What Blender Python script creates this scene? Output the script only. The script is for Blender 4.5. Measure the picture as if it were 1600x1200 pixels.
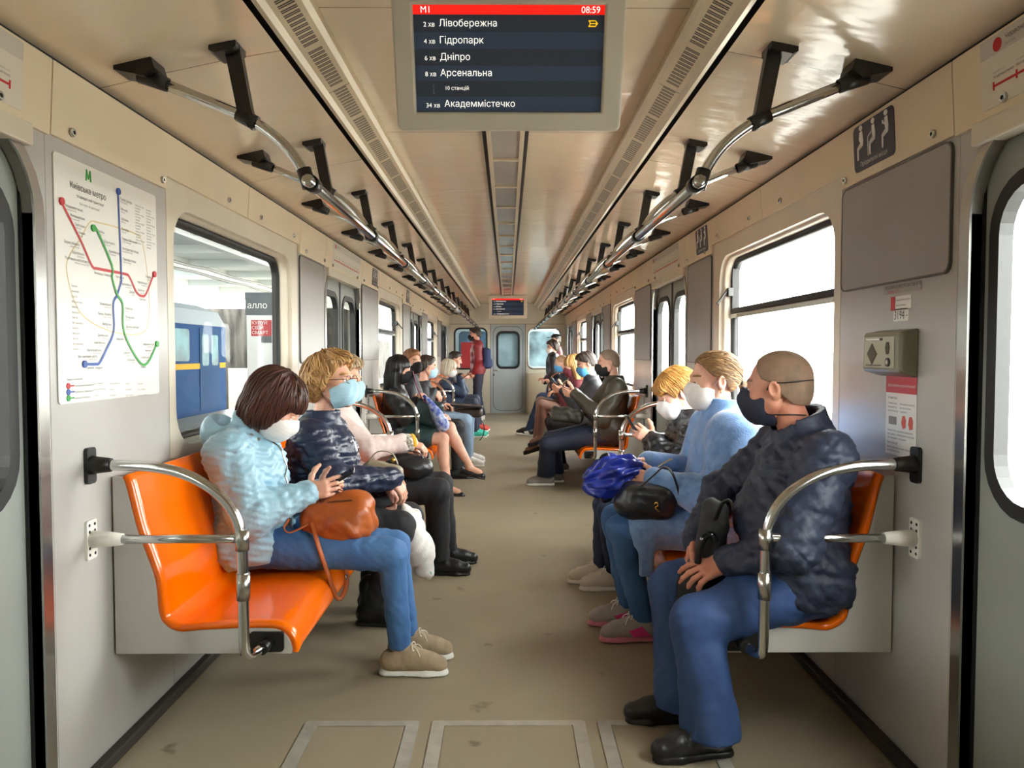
import bpy, bmesh, math, random
import numpy as np
from mathutils import Vector, Matrix, Euler
from mathutils.geometry import delaunay_2d_cdt
random.seed(7); rng = np.random.default_rng(7)
for o in list(bpy.data.objects): bpy.data.objects.remove(o)
S = bpy.context.scene; C = S.collection
PI = math.pi
def R(d): return d * PI / 180

# ---------------------------------------------------------------- camera, sky, exposure
CAMP = Vector((0.01, 0.0, 1.30)); FPX = 1202.0
PITCH, YAW = 2.29, 0.33
cam = bpy.data.objects.new('camera', bpy.data.cameras.new('camera')); C.objects.link(cam); S.camera = cam
cam.location = CAMP; cam.rotation_euler = (R(90 - PITCH), 0, -R(YAW))
cam.data.sensor_width = 36; cam.data.lens = FPX / 1600 * 36; cam.data.clip_start = 0.02; cam.data.clip_end = 500
CAMR = Euler((R(90 - PITCH), 0, -R(YAW))).to_matrix()
def at(px, py, y):
    """world point at depth y seen at pixel (px,py) of the 1600x1200 frame"""
    d = CAMR @ Vector(((px - 800) / FPX, -(py - 600) / FPX, -1))
    return CAMP + d * ((y - CAMP.y) / d.y)
S.view_settings.view_transform = 'Standard'; S.view_settings.look = 'None'
S.view_settings.gamma = 1; S.view_settings.use_curve_mapping = False
S.view_settings.exposure = 2.1
wd = bpy.data.worlds.new('overcast_sky'); S.world = wd; wd.use_nodes = True
nt = wd.node_tree; bg = nt.nodes['Background']
bg.inputs['Color'].default_value = (1.0, 0.985, 0.96, 1); bg.inputs['Strength'].default_value = 6.0
S.cycles.max_bounces = 10; S.cycles.diffuse_bounces = 6; S.cycles.glossy_bounces = 4; S.cycles.transparent_max_bounces = 16
S.cycles.transmission_bounces = 4; S.cycles.caustics_reflective = False; S.cycles.caustics_refractive = False
S.cycles.adaptive_threshold = 0.03; S.cycles.sample_clamp_indirect = 12

W = 1.26            # half width of the car inside
Y0, Y1 = -0.45, 16.7
DOORS = [(0.85, 2.08), (5.40, 6.62), (10.05, 11.27), (14.68, 15.90)]
WINS = [(2.89, 4.68), (7.55, 9.30), (12.20, 13.95)]
POSTS = [(2.14, 2.89), (4.68, 5.34), (6.68, 7.55), (9.30, 9.99), (11.33, 12.20), (13.95, 14.62)]

# window openings guide the light sampling of the sky (portals)
def portal(x, y, z, w, h, s):
    l = bpy.data.lights.new('sky_portal', 'AREA'); l.shape = 'RECTANGLE'; l.size = h; l.size_y = w
    l.cycles.is_portal = True
    o = bpy.data.objects.new('sky_portal', l); C.objects.link(o); o.location = (x, y, z)
    o.rotation_euler = (0, R(90) * s, 0)
for s in (-1, 1):
    for a, b in WINS: portal(s * (W + .12), (a + b) / 2, 1.40, b - a - .3, .9, s)
    for a, b in DOORS: portal(s * (W + .14), (a + b) / 2, 1.33, b - a - .2, .85, s)

# ---------------------------------------------------------------- materials
def lin(c):
    if isinstance(c, str):
        c = tuple(int(c[i:i + 2], 16) / 255 for i in (0, 2, 4))
    return tuple(x / 12.92 if x <= .04045 else ((x + .055) / 1.055) ** 2.4 for x in c)
MATS = {}
def mat(name, col, rough=.5, metal=0, spec=.5, var=0, vscale=8, vcol=None, bump=0, bscale=60, bdist=.002, coat=0, sheen=0, emit=0, sss=0, stretch=None, detail=4, attr=None):
    if name in MATS: return MATS[name]
    m = bpy.data.materials.new(name); m.use_nodes = True; n = m.node_tree; L = n.links
    p = n.nodes['Principled BSDF']; c = lin(col)
    p.inputs['Base Color'].default_value = (*c, 1); p.inputs['Roughness'].default_value = rough
    p.inputs['Metallic'].default_value = metal; p.inputs['Specular IOR Level'].default_value = spec
    p.inputs['Coat Weight'].default_value = coat; p.inputs['Coat Roughness'].default_value = .08
    if sheen: p.inputs['Sheen Weight'].default_value = sheen; p.inputs['Sheen Roughness'].default_value = .4
    if sss:
        p.inputs['Subsurface Weight'].default_value = sss; p.inputs['Subsurface Radius'].default_value = (.01, .004, .002); p.inputs['Subsurface Scale'].default_value = .6
    if emit:
        p.inputs['Emission Color'].default_value = (*c, 1); p.inputs['Emission Strength'].default_value = emit
    if var or bump:
        if attr:
            tc = n.nodes.new('ShaderNodeAttribute'); tc.attribute_name = attr; src = tc.outputs['Vector']
        else:
            tc = n.nodes.new('ShaderNodeTexCoord'); src = tc.outputs['Object']
        if stretch:
            mp = n.nodes.new('ShaderNodeMapping'); mp.inputs['Scale'].default_value = stretch
            L.new(src, mp.inputs[0]); src = mp.outputs[0]
    if var:
        nz = n.nodes.new('ShaderNodeTexNoise'); nz.inputs['Scale'].default_value = vscale; nz.inputs['Detail'].default_value = detail
        L.new(src, nz.inputs['Vector'])
        rp = n.nodes.new('ShaderNodeValToRGB'); rp.color_ramp.elements[0].position = .32; rp.color_ramp.elements[1].position = .68
        c2 = lin(vcol) if vcol else tuple(x * (1 - var) for x in c)
        rp.color_ramp.elements[0].color = (*c2, 1); rp.color_ramp.elements[1].color = (*c, 1)
        L.new(nz.outputs['Fac'], rp.inputs[0]); L.new(rp.outputs[0], p.inputs['Base Color'])
    if bump:
        nb = n.nodes.new('ShaderNodeTexNoise'); nb.inputs['Scale'].default_value = bscale; nb.inputs['Detail'].default_value = 3
        L.new(src, nb.inputs['Vector'])
        bp = n.nodes.new('ShaderNodeBump'); bp.inputs['Strength'].default_value = bump; bp.inputs['Distance'].default_value = bdist
        L.new(nb.outputs['Fac'], bp.inputs['Height']); L.new(bp.outputs[0], p.inputs['Normal'])
    MATS[name] = m; return m
def glass_mat(name, tint=(1, 1, 1), refl=.09, rough=.0, drops=0):
    m = bpy.data.materials.new(name); m.use_nodes = True; n = m.node_tree; L = n.links; n.nodes.clear()
    out = n.nodes.new('ShaderNodeOutputMaterial'); mx = n.nodes.new('ShaderNodeMixShader')
    t = n.nodes.new('ShaderNodeBsdfTransparent'); t.inputs[0].default_value = (*tint, 1)
    g = n.nodes.new('ShaderNodeBsdfGlossy'); g.inputs['Roughness'].default_value = rough
    lw = n.nodes.new('ShaderNodeLayerWeight'); lw.inputs[0].default_value = .35
    ml = n.nodes.new('ShaderNodeMath'); ml.operation = 'MULTIPLY_ADD'; ml.inputs[1].default_value = refl * .15; ml.inputs[2].default_value = refl * .04
    L.new(lw.outputs['Fresnel'], ml.inputs[0]); L.new(ml.outputs[0], mx.inputs[0])
    L.new(t.outputs[0], mx.inputs[1]); L.new(g.outputs[0], mx.inputs[2]); L.new(mx.outputs[0], out.inputs[0])
    MATS[name] = m; return m

M_wall = mat('grey_wall_laminate', 'bcbab6', .32, var=.10, vscale=2.2, bump=.04, bscale=7, bdist=.004)
M_cream = mat('cream_laminate', 'e6d6ba', .38, var=.06, vscale=3)
M_wcream = mat('cream_window_panel', 'dcd3c0', .4, var=.08, vscale=4)
M_dark = mat('dark_gap', '17130f', .7)
M_rubber = mat('black_rubber', '1b1c1c', .55)
M_chrome = mat('chrome_steel', 'c9c9c7', .16, metal=1, bump=.05, bscale=20)
M_steel = mat('brushed_steel_trim', 'b5b3ae', .25, metal=1)
M_alu = mat('worn_aluminium', 'c2beb2', .4, metal=.35, var=.2, vscale=20)
M_door = mat('grey_green_door_paint', '9aa09b', .38, var=.08, vscale=3)
M_doorblue = mat('blue_grey_door_paint', 'c2cfd6', .4, var=.06, vscale=3)
M_panel = mat('dark_grey_poster_panel', 'a09d99', .38, metal=.1, var=.10, vscale=3)
M_black = mat('black_plastic', '1a1918', .35)
M_orange = mat('orange_seat_plastic', 'ff7200', .16, spec=.4, coat=.35)
M_seatside = mat('grey_white_seat_panel', 'c4c3bd', .4, var=.05, vscale=5)
M_duct = mat('beige_duct_metal', 'd3c4a8', .3, metal=.15)
M_white = mat('white_plastic', 'e8e6de', .4)
M_glass = glass_mat('window_glass', (.96, .98, .97))
M_gdim = glass_mat('tinted_end_glass', (.75, .82, .84), .12)
M_print = mat('white_print', 'efeee8', .35, var=.03, vscale=4)
M_ink = mat('black_ink', '22211f', .5)
M_inkgrey = mat('grey_ink', '8d8b87', .5)
M_red = mat('red_ink', 'c2202a', .45)
M_blue = mat('blue_ink', '2c56a8', .45)
M_green = mat('green_ink', '2ea343', .45)
M_yellowink = mat('pale_orange_ink', 'e3cfa0', .5)
M_navyprint = mat('dark_navy_sticker', '26243a', .35)

def seam_mat():
    """glossy beige ceiling laminate with sheet joints and slight ripples"""
    m = mat('beige_ceiling_laminate', 'e0ceb2', .14, spec=.75, var=.07, vscale=1.6)
    n = m.node_tree; L = n.links; p = n.nodes['Principled BSDF']
    tc = n.nodes.new('ShaderNodeTexCoord'); sx = n.nodes.new('ShaderNodeSeparateXYZ'); L.new(tc.outputs['Object'], sx.inputs[0])
    a = n.nodes.new('ShaderNodeMath'); a.operation = 'MULTIPLY_ADD'; a.inputs[1].default_value = 1 / 1.345; a.inputs[2].default_value = -2.43 / 1.345 + .001
    L.new(sx.outputs['Y'], a.inputs[0])
    f = n.nodes.new('ShaderNodeMath'); f.operation = 'FRACT'; L.new(a.outputs[0], f.inputs[0])
    g = n.nodes.new('ShaderNodeMath'); g.operation = 'LESS_THAN'; g.inputs[1].default_value = .0028; L.new(f.outputs[0], g.inputs[0])
    mx = n.nodes.new('ShaderNodeMix'); mx.data_type = 'RGBA'; mx.inputs[7].default_value = (.09, .065, .045, 1)
    old = p.inputs['Base Color'].links[0].from_socket
    L.new(g.outputs[0], mx.inputs[0]); L.new(old, mx.inputs[6]); L.new(mx.outputs[2], p.inputs['Base Color'])
    mp = n.nodes.new('ShaderNodeMapping'); mp.inputs['Scale'].default_value = (2.2, 5.5, 1); L.new(tc.outputs['Object'], mp.inputs[0])
    nb = n.nodes.new('ShaderNodeTexNoise'); nb.inputs['Scale'].default_value = 1.6; nb.inputs['Detail'].default_value = 2; L.new(mp.outputs[0], nb.inputs['Vector'])
    bp = n.nodes.new('ShaderNodeBump'); bp.inputs['Strength'].default_value = .22; bp.inputs['Distance'].default_value = .02
    L.new(nb.outputs['Fac'], bp.inputs['Height']); L.new(bp.outputs[0], p.inputs['Normal'])
    return m
M_ceil = seam_mat()
def slot_mat():
    """duct face punched with groups of dark slots"""
    m = mat('slotted_duct_face', 'd3c4a8', .35, metal=.1, var=.05, vscale=3)
    n = m.node_tree; L = n.links; p = n.nodes['Principled BSDF']
    uv = n.nodes.new('ShaderNodeUVMap'); uv.uv_map = 'slots'
    sx = n.nodes.new('ShaderNodeSeparateXYZ'); L.new(uv.outputs[0], sx.inputs[0])
    def M(op, a, b=None, c=None):
        k = n.nodes.new('ShaderNodeMath'); k.operation = op
        for i, v in enumerate((a, b, c)):
            if v is None: continue
            if isinstance(v, (int, float)): k.inputs[i].default_value = v
            else: L.new(v, k.inputs[i])
        return k.outputs[0]
    fr = M('FRACT', M('MULTIPLY', sx.outputs['X'], 1 / .03))
    bar = M('MULTIPLY', M('LESS_THAN', fr, .62), M('SUBTRACT', 1, M('COMPARE', fr, .31, .05)))
    grp = M('LESS_THAN', M('FRACT', M('MULTIPLY', sx.outputs['X'], 1 / .36)), .915)
    v1 = M('MULTIPLY', M('GREATER_THAN', sx.outputs['Y'], .2), M('LESS_THAN', sx.outputs['Y'], .80))
    fac = M('MULTIPLY', M('MULTIPLY', bar, grp), v1)
    seam = M('LESS_THAN', M('FRACT', M('MULTIPLY', sx.outputs['X'], 1 / 1.44)), .003)
    fac = M('MAXIMUM', fac, seam)
    mx = n.nodes.new('ShaderNodeMix'); mx.data_type = 'RGBA'; mx.inputs[7].default_value = (.05, .036, .024, 1)
    old = p.inputs['Base Color'].links[0].from_socket
    L.new(fac, mx.inputs[0]); L.new(old, mx.inputs[6]); L.new(mx.outputs[2], p.inputs['Base Color'])
    return m
M_slot = slot_mat()
def floor_mat():
    m = mat('worn_grey_brown_linoleum', 'a0967f', .42, spec=.4, var=.14, vscale=1.1, vcol='8f8570', bump=.05, bscale=90, bdist=.001, detail=8)
    n = m.node_tree; L = n.links; p = n.nodes['Principled BSDF']
    tc = n.nodes.new('ShaderNodeTexCoord')
    v = n.nodes.new('ShaderNodeTexNoise'); v.inputs['Scale'].default_value = 7; v.inputs['Detail'].default_value = 5; L.new(tc.outputs['Object'], v.inputs['Vector'])
    rp = n.nodes.new('ShaderNodeValToRGB'); rp.color_ramp.elements[0].position = .26; rp.color_ramp.elements[1].position = .33
    rp.color_ramp.elements[0].color = (.55, .53, .50, 1); rp.color_ramp.elements[1].color = (1, 1, 1, 1); L.new(v.outputs['Fac'], rp.inputs[0])
    mx = n.nodes.new('ShaderNodeMix'); mx.data_type = 'RGBA'; mx.blend_type = 'MULTIPLY'; mx.inputs[0].default_value = 1
    old = p.inputs['Base Color'].links[0].from_socket
    L.new(old, mx.inputs[6]); L.new(rp.outputs[0], mx.inputs[7]); L.new(mx.outputs[2], p.inputs['Base Color'])
    return m
M_floor = floor_mat()

# ---------------------------------------------------------------- mesh helpers
class MB:
    def __init__(s): s.v = []; s.f = []; s.m = []; s.cur = 0; s.flat = []
    def add(s, vs, fs, smooth=True):
        b = len(s.v); s.v += [tuple(p) for p in vs]
        for f in fs: s.f.append(tuple(i + b for i in f)); s.m.append(s.cur); s.flat.append(smooth)
        return s
    def box(s, a, b):
        x0, y0, z0 = a; x1, y1, z1 = b
        if x0 > x1: x0, x1 = x1, x0
        if y0 > y1: y0, y1 = y1, y0
        if z0 > z1: z0, z1 = z1, z0
        return s.add([(x0, y0, z0), (x1, y0, z0), (x1, y1, z0), (x0, y1, z0), (x0, y0, z1), (x1, y0, z1), (x1, y1, z1), (x0, y1, z1)],
                     [(0, 3, 2, 1), (4, 5, 6, 7), (0, 1, 5, 4), (1, 2, 6, 5), (2, 3, 7, 6), (3, 0, 4, 7)], False)
    def obox(s, c, ax, ay, az, hx, hy, hz):
        c = Vector(c); vs = []
        for k in range(8):
            vs.append(c + ax * (hx * (1 if k & 1 else -1)) + ay * (hy * (1 if k & 2 else -1)) + az * (hz * (1 if k & 4 else -1)))
        return s.add(vs, [(0, 2, 3, 1), (4, 5, 7, 6), (0, 1, 5, 4), (1, 3, 7, 5), (3, 2, 6, 7), (2, 0, 4, 6)], False)
    def tube(s, pts, r, n=12, caps=True, flat=None):
        pts = [Vector(p) for p in pts]; rs = r if isinstance(r, (list, tuple)) else [r] * len(pts)
        vs = []; prev = None
        for i, p in enumerate(pts):
            t = (pts[min(i + 1, len(pts) - 1)] - pts[max(i - 1, 0)]).normalized()
            if prev is None:
                a = Vector((0, 0, 1)) if abs(t.z) < .9 else Vector((1, 0, 0)); u = t.cross(a).normalized()
            else:
                u = (prev - t * prev.dot(t)).normalized()
            prev = u; w = t.cross(u)
            for k in range(n):
                a = 2 * PI * k / n
                vs.append(p + (u * math.cos(a) + w * math.sin(a) * (flat or 1)) * rs[i])
        fs = []
        for i in range(len(pts) - 1):
            for k in range(n):
                fs.append((i * n + k, i * n + (k + 1) % n, (i + 1) * n + (k + 1) % n, (i + 1) * n + k))
        s.add(vs, fs)
        if caps:
            b = len(s.v) - len(vs)
            s.f.append(tuple(b + k for k in reversed(range(n)))); s.m.append(s.cur); s.flat.append(False)
            e = b + (len(pts) - 1) * n
            s.f.append(tuple(e + k for k in range(n))); s.m.append(s.cur); s.flat.append(False)
        return s
    def ring(s, outer, inner, f0, f1, smooth=False):
        """outer, inner: equal-length loops of 2D points; f0, f1 map 2D -> 3D on the two faces"""
        n = len(outer)
        vs = [f0(p) for p in outer] + [f0(p) for p in inner] + [f1(p) for p in outer] + [f1(p) for p in inner]
        fs = []
        for k in range(n):
            j = (k + 1) % n
            fs += [(k, j, n + j, n + k), (2 * n + k, 3 * n + k, 3 * n + j, 2 * n + j), (k, 2 * n + k, 2 * n + j, j), (n + k, n + j, 3 * n + j, 3 * n + k)]
        return s.add(vs, fs, smooth)
    def slab(s, loop, f0, f1, smooth=False):
        n = len(loop); vs = [f0(p) for p in loop] + [f1(p) for p in loop]
        fs = [tuple(range(n)), tuple(reversed(range(n, 2 * n)))] + [(k, n + k, n + (k + 1) % n, (k + 1) % n) for k in range(n)]
        return s.add(vs, fs, smooth)
    def build(s, name, mats, parent=None, bev=0, **kw):
        me = bpy.data.meshes.new(name); me.from_pydata(s.v, [], s.f)
        if not isinstance(mats, (list, tuple)): mats = [mats]
        for m in mats: me.materials.append(m)
        me.polygons.foreach_set('material_index', s.m); me.polygons.foreach_set('use_smooth', s.flat)
        bm = bmesh.new(); bm.from_mesh(me); bmesh.ops.recalc_face_normals(bm, faces=bm.faces); bm.to_mesh(me); bm.free()
        o = link(name, me, parent, **kw)
        if bev:
            b = o.modifiers.new('edges', 'BEVEL'); b.width = bev; b.segments = 2; b.limit_method = 'ANGLE'; b.angle_limit = R(40); b.harden_normals = False
        return o
def link(name, data, parent=None, label=None, cat=None, group=None, kind=None):
    o = bpy.data.objects.new(name, data); C.objects.link(o)
    if parent is not None:
        o.parent = parent
        r = parent
        while r.parent is not None: r = r.parent
        if parent.parent is None: o.matrix_parent_inverse = Matrix.Translation(-parent.location)
    for k, v in (('label', label), ('category', cat), ('group', group), ('kind', kind)):
        if v: o[k] = v
    return o
def root(name, label, cat, loc, group=None, kind=None):
    o = link(name, None, None, label, cat, group, kind); o.location = loc; o.empty_display_size = .1; return o
def rrect(a0, a1, b0, b1, r, n=6):
    if not isinstance(r, (list, tuple)): r = [r] * 4
    pts = []
    for (ca, cb, st, rr, sa, sb) in ((a1, b0, -90, r[0], -1, 1), (a1, b1, 0, r[1], -1, -1), (a0, b1, 90, r[2], 1, -1), (a0, b0, 180, r[3], 1, 1)):
        for k in range(n + 1):
            t = R(st + 90 * k / n); pts.append((ca + sa * rr + rr * math.cos(t), cb + sb * rr + rr * math.sin(t)))
    return pts
def circ(a, b, r, n=20): return [(a + r * math.cos(2 * PI * k / n), b + r * math.sin(2 * PI * k / n)) for k in range(n)]
def smooth_path(pts, n=8):
    P = [Vector(p) for p in pts]; out = []
    for i in range(len(P) - 1):
        p0 = P[max(i - 1, 0)]; p1 = P[i]; p2 = P[i + 1]; p3 = P[min(i + 2, len(P) - 1)]
        for k in range(n):
            t = k / n
            out.append(.5 * (2 * p1 + (p2 - p0) * t + (2 * p0 - 5 * p1 + 4 * p2 - p3) * t * t + (3 * p1 - p0 - 3 * p2 + p3) * t ** 3))
    out.append(P[-1]); return out
def ribbon(mb, pts, w, F):
    """flat printed line of width w through 2D points; F maps 2D to the surface"""
    P = [Vector(p) for p in pts]; lt = []; rt_ = []
    for i, p in enumerate(P):
        t = (P[min(i + 1, len(P) - 1)] - P[max(i - 1, 0)]).normalized(); n = Vector((-t.y, t.x)) * (w / 2); lt.append(p + n); rt_.append(p - n)
    m = len(P); mb.add([F(p) for p in lt] + [F(p) for p in rt_], [(i, i + 1, m + i + 1, m + i) for i in range(m - 1)], False)
def text_into(mb, txt, size, org, right, up, off=.0006, align='LEFT', bold=0, squeeze=1):
    """lettering as flat mesh: org = baseline point, right/up = unit vectors"""
    cu = bpy.data.curves.new('t', 'FONT'); cu.body = txt; cu.size = 1; cu.align_x = align; cu.offset = bold / size * .6; cu.resolution_u = 3
    o = bpy.data.objects.new('t', cu); C.objects.link(o)
    cu.fill_mode = 'NONE'; dg = bpy.context.evaluated_depsgraph_get(); dg.update(); me = o.evaluated_get(dg).to_mesh()
    v2 = [Vector((v.co.x, v.co.y)) for v in me.vertices]; es = [tuple(e.vertices) for e in me.edges]
    tv, _, tf = delaunay_2d_cdt(v2, es, [], 1, 1e-5)[:3]
    tp = np.array([(p.x, p.y) for p in tv]); ev = np.array([(*v2[i], *v2[j]) for i, j in es]); fs = [f for f in tf]
    ct = np.array([tp[list(f)].mean(0) for f in fs])
    cr = ((ev[None, :, 1] > ct[:, None, 1]) != (ev[None, :, 3] > ct[:, None, 1])) & (ct[:, None, 0] < (ev[None, :, 2] - ev[None, :, 0]) * (ct[:, None, 1] - ev[None, :, 1]) / np.where(ev[None, :, 3] == ev[None, :, 1], 1e-9, ev[None, :, 3] - ev[None, :, 1]) + ev[None, :, 0])
    keep = cr.sum(1) % 2 == 1
    nrm = Vector(right).cross(Vector(up)); org = Vector(org)
    vs = [org + Vector(right) * p[0] * (squeeze * size) + Vector(up) * p[1] * size + nrm * off for p in tp]
    mb.add(vs, [tuple(f) for f, k in zip(fs, keep) if k], False)
    o.evaluated_get(dg).to_mesh_clear(); bpy.data.objects.remove(o); bpy.data.curves.remove(cu)

# ---------------------------------------------------------------- the car shell
MB().box((-W - .12, Y0, -.06), (W + .12, Y1 + .05, 0)).build('floor', M_floor, kind='structure')
def fx(s, x): return lambda p: (s * x, p[0], p[1])
nwin = ndoor = 0
for s, side in ((-1, 'left'), (1, 'right')):
    w = MB()
    def plate(y0, y1, z0, z1, x0=W, x1=W + .06, mi=0):
        w.cur = mi; w.box((s * x0, y0 + .002, z0), (s * x1, y1 - .002, z1))
    plate(Y0, .80, 0, 2.12); plate(15.95, Y1, 0, 2.12)
    for a, b in POSTS: plate(a, b, -.0, 2.12)
    w.cur = 1
    for a, b in WINS:
        plate(a, b, 0, .86, mi=0)
        hole = rrect(a + .06, b - .13, .935, 1.86, .15)
        w.cur = 1
        w.ring(rrect(a + .002, b - .002, .86, 2.12, .0005), hole, fx(s, W), fx(s, W + .02))
        inner = rrect(a + .075, b - .17, .95, 1.845, .12)
        w.ring(rrect(a + .002, b - .002, .86, 2.12, .0005), inner, fx(s, W + .02), fx(s, W + .085), True)
        n = len(hole)
        w.add([fx(s, W + .0)(p) for p in hole] + [fx(s, W + .085)(p) for p in inner], [(k, (k + 1) % n, n + (k + 1) % n, n + k) for k in range(n)])
    w.cur = 0
    for a, b in DOORS:
        op = rrect(a, b, 0.0, 1.875, (.001, .2, .2, .001))
        w.ring(rrect(a - .06, b + .06, 0, 2.12, .0005), op, fx(s, W), fx(s, W + .03))
    w.cur = 2   # dark backing behind the joints
    for y in [a for a, b in POSTS] + [b for a, b in POSTS] + [.8, 15.95]:
        w.box((s * (W + .045), y - .015, 0), (s * (W + .075), y + .015, 2.1))
    w.cur = 3   # outer skin above and below the openings
    w.box((s * (W + .09), Y0, -.9), (s * (W + .12), Y1, .02)); w.box((s * (W + .09), Y0, 1.95), (s * (W + .12), Y1, 2.5))
    w.build('wall_' + side, [M_wall, M_wcream, M_dark, mat('outer_skin_blue', '2f4f86', .4)], kind='structure')
    # dark kick strip along the floor
    MB().box((s * (W - .035), Y0, 0), (s * W, DOORS[0][0] - .05, .045)).box((s * (W - .035), DOORS[0][1] + .05, 0), (s * W, DOORS[1][0] - .05, .045)) \
        .box((s * (W - .035), DOORS[1][1] + .05, 0), (s * W, DOORS[2][0] - .05, .045)).box((s * (W - .035), DOORS[2][1] + .05, 0), (s * W, DOORS[3][0] - .05, .045)) \
        .build('baseboard_' + side, mat('dark_kick_strip', '35302b', .6), kind='structure', bev=.01)
    # frieze between the wall panels and the ceiling
    f = MB(); xi, xb = W - .012, W + .03
    segs = [(Y0, 2.15, 1.9), (2.15, 2.87, 1.905), (2.87, 3.76, 1.955), (3.76, 4.69, 1.955), (4.69, 5.34, 1.905), (5.34, 6.68, 1.90), (6.68, 7.54, 1.905), (7.54, 8.4, 1.955), (8.4, 9.3, 1.955),
            (9.3, 9.99, 1.905), (9.99, 11.33, 1.9), (11.33, 12.2, 1.905), (12.2, 13.1, 1.955), (13.1, 13.95, 1.955), (13.95, 14.62, 1.905), (14.62, Y1, 1.9)]
    seams = (2.15, 3.76, 5.34, 6.68, 8.4, 9.99, 11.33, 13.1, 14.62)
    for a, b, z in segs:
        a2 = a + (.003 if a in seams else 0); b2 = b - (.003 if b in seams else 0)
        f.slab([(s * xi, z), (s * (xi - .012), 2.105), (s * xb, 2.105), (s * xb, z)], lambda p, a=a2: (p[0], a, p[1]), lambda p, b=b2: (p[0], b, p[1]))
    f.cur = 1; f.box((s * (W + .012), Y0, 1.965), (s * (W + .031), Y1, 2.10))
    f.box((s * (W - .016), Y0, 2.105), (s * (W + .03), Y1, 2.116))
    fo = f.build('trim_1' if s < 0 else 'trim_2', [M_cream, M_dark], kind='structure')
    for k, (sy, sz) in enumerate([(1.93, 1.935), (2.25, 1.935), (2.83, 1.93), (3.5, 1.99), (3.95, 1.99), (4.55, 1.99), (4.83, 1.935), (5.3, 1.935), (5.55, 1.93), (6.45, 1.93), (6.75, 1.935), (7.45, 1.935), (8.2, 1.99), (8.7, 1.99), (9.2, 1.99), (9.9, 1.935), (10.2, 1.93), (11.1, 1.93), (11.5, 1.935)]):
        sc = MB(); x = s * (xi - .003)
        sc.tube([(x, sy, sz), (x - s * .008, sy, sz)], [.013, .011], 14); sc.cur = 1
        sc.tube([(x - s * .0075, sy, sz), (x - s * .0085, sy, sz)], .006, 6)
        sc.build('screw', [M_chrome, M_dark], fo)
    # door leaves
    for di, (a, b) in enumerate(DOORS):
        ndoor += 1
        d = root('door_%d' % ndoor, None, None, (s * (W + .06), (a + b) / 2, 0), kind='structure')
        fr = MB(); op = rrect(a + .0, b - .0, 0.002, 1.875, (.001, .2, .2, .001)); ou = rrect(a - .045, b + .045, 0.0, 1.90, (.001, .24, .24, .001))
        fr.ring(ou, op, fx(s, W - .006), fx(s, W + .03))
        fr.build('door_frame', M_steel, d)
        mid = (a + b) / 2
        for y0, y1 in ((a - .12, mid - .012), (mid + .012, b + .12)):
            lf = MB(); wy0 = y0 + (.175 if y0 < mid - .1 else .075); wy1 = y1 - (.075 if y0 < mid - .1 else .175)
            hole = rrect(wy0, wy1, .90, 1.74, .13)
            lf.ring(rrect(y0, y1, .01, 1.93, .0005), hole, fx(s, W + .035), fx(s, W + .068))
            lo = lf.build('door_leaf', M_door, d)
            MB().ring(rrect(wy0 - .022, wy1 + .022, .878, 1.762, .15), rrect(wy0 + .018, wy1 - .018, .918, 1.722, .115), fx(s, W + .028), fx(s, W + .066)).build('window_seal', M_rubber, lo)
            MB().slab(hole, fx(s, W + .05), fx(s, W + .054)).build('pane', M_glass, lo)
        MB().box((s * (W + .031), mid - .022, .01), (s * (W + .066), mid + .022, 1.9)).build('centre_seal', M_rubber, d)
        se = MB()
        for y in (a - .004, b + .004): se.box((s * (W + .028), y - .012, .01), (s * (W + .04), y + .012, 1.9))
        se.build('edge_seal', M_rubber, d)
        MB().box((s * (W - .022), a + .02, 1.845), (s * (W + .03), b - .02, 1.905)).build('track_cover', M_wcream, d, bev=.006)
        MB().box((s * (W - .0), a, -.004), (s * (W + .034), b, .006)).build('threshold', M_alu, d)
    for wi, (a, b) in enumerate(WINS):
        nwin += 1
        d = root('window_%d' % nwin, None, None, (s * (W + .09), (a + b) / 2, .95), kind='structure')
        ya, yb = a + .06, b - .155
        MB().ring(rrect(ya - .01, yb + .015, .935, 1.86, .13), rrect(ya + .028, yb - .028, .975, 1.82, .09), fx(s, W + .06), fx(s, W + .10), True).build('rubber_frame', M_rubber, d)
        MB().slab(rrect(ya, yb, .945, 1.85, .12), fx(s, W + .084), fx(s, W + .088)).build('pane', M_glass, d)
        if not (s < 0 and wi == 0):
            zb = 1.53
            MB().box((s * (W + .055), ya + .01, zb), (s * (W + .098), yb - .01, zb + .03)).build('transom_bar', M_rubber, d, bev=.004)
            MB().box((s * (W + .05), ya + .01, zb - .028), (s * (W + .098), yb - .01, zb - .002)).build('chrome_bar', M_chrome, d, bev=.004)
            h = MB(); yy = yb - .035
            h.box((s * (W + .03), yy - .02, zb + .10), (s * (W + .06), yy + .02, zb + .15))
            h.obox((s * (W + .005), yy + .01, zb + .10), Vector((s * .6, 0, .8)), Vector((0, 1, 0)), Vector((-.8 * s, 0, .6)), .055, .012, .005)
            h.build('latch', M_black, d, bev=.003)
            MB().box((s * (W + .056), yb - .05, zb + .03), (s * (W + .096), yb - .012, 1.80)).build('side_bar', M_rubber, d)

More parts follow.
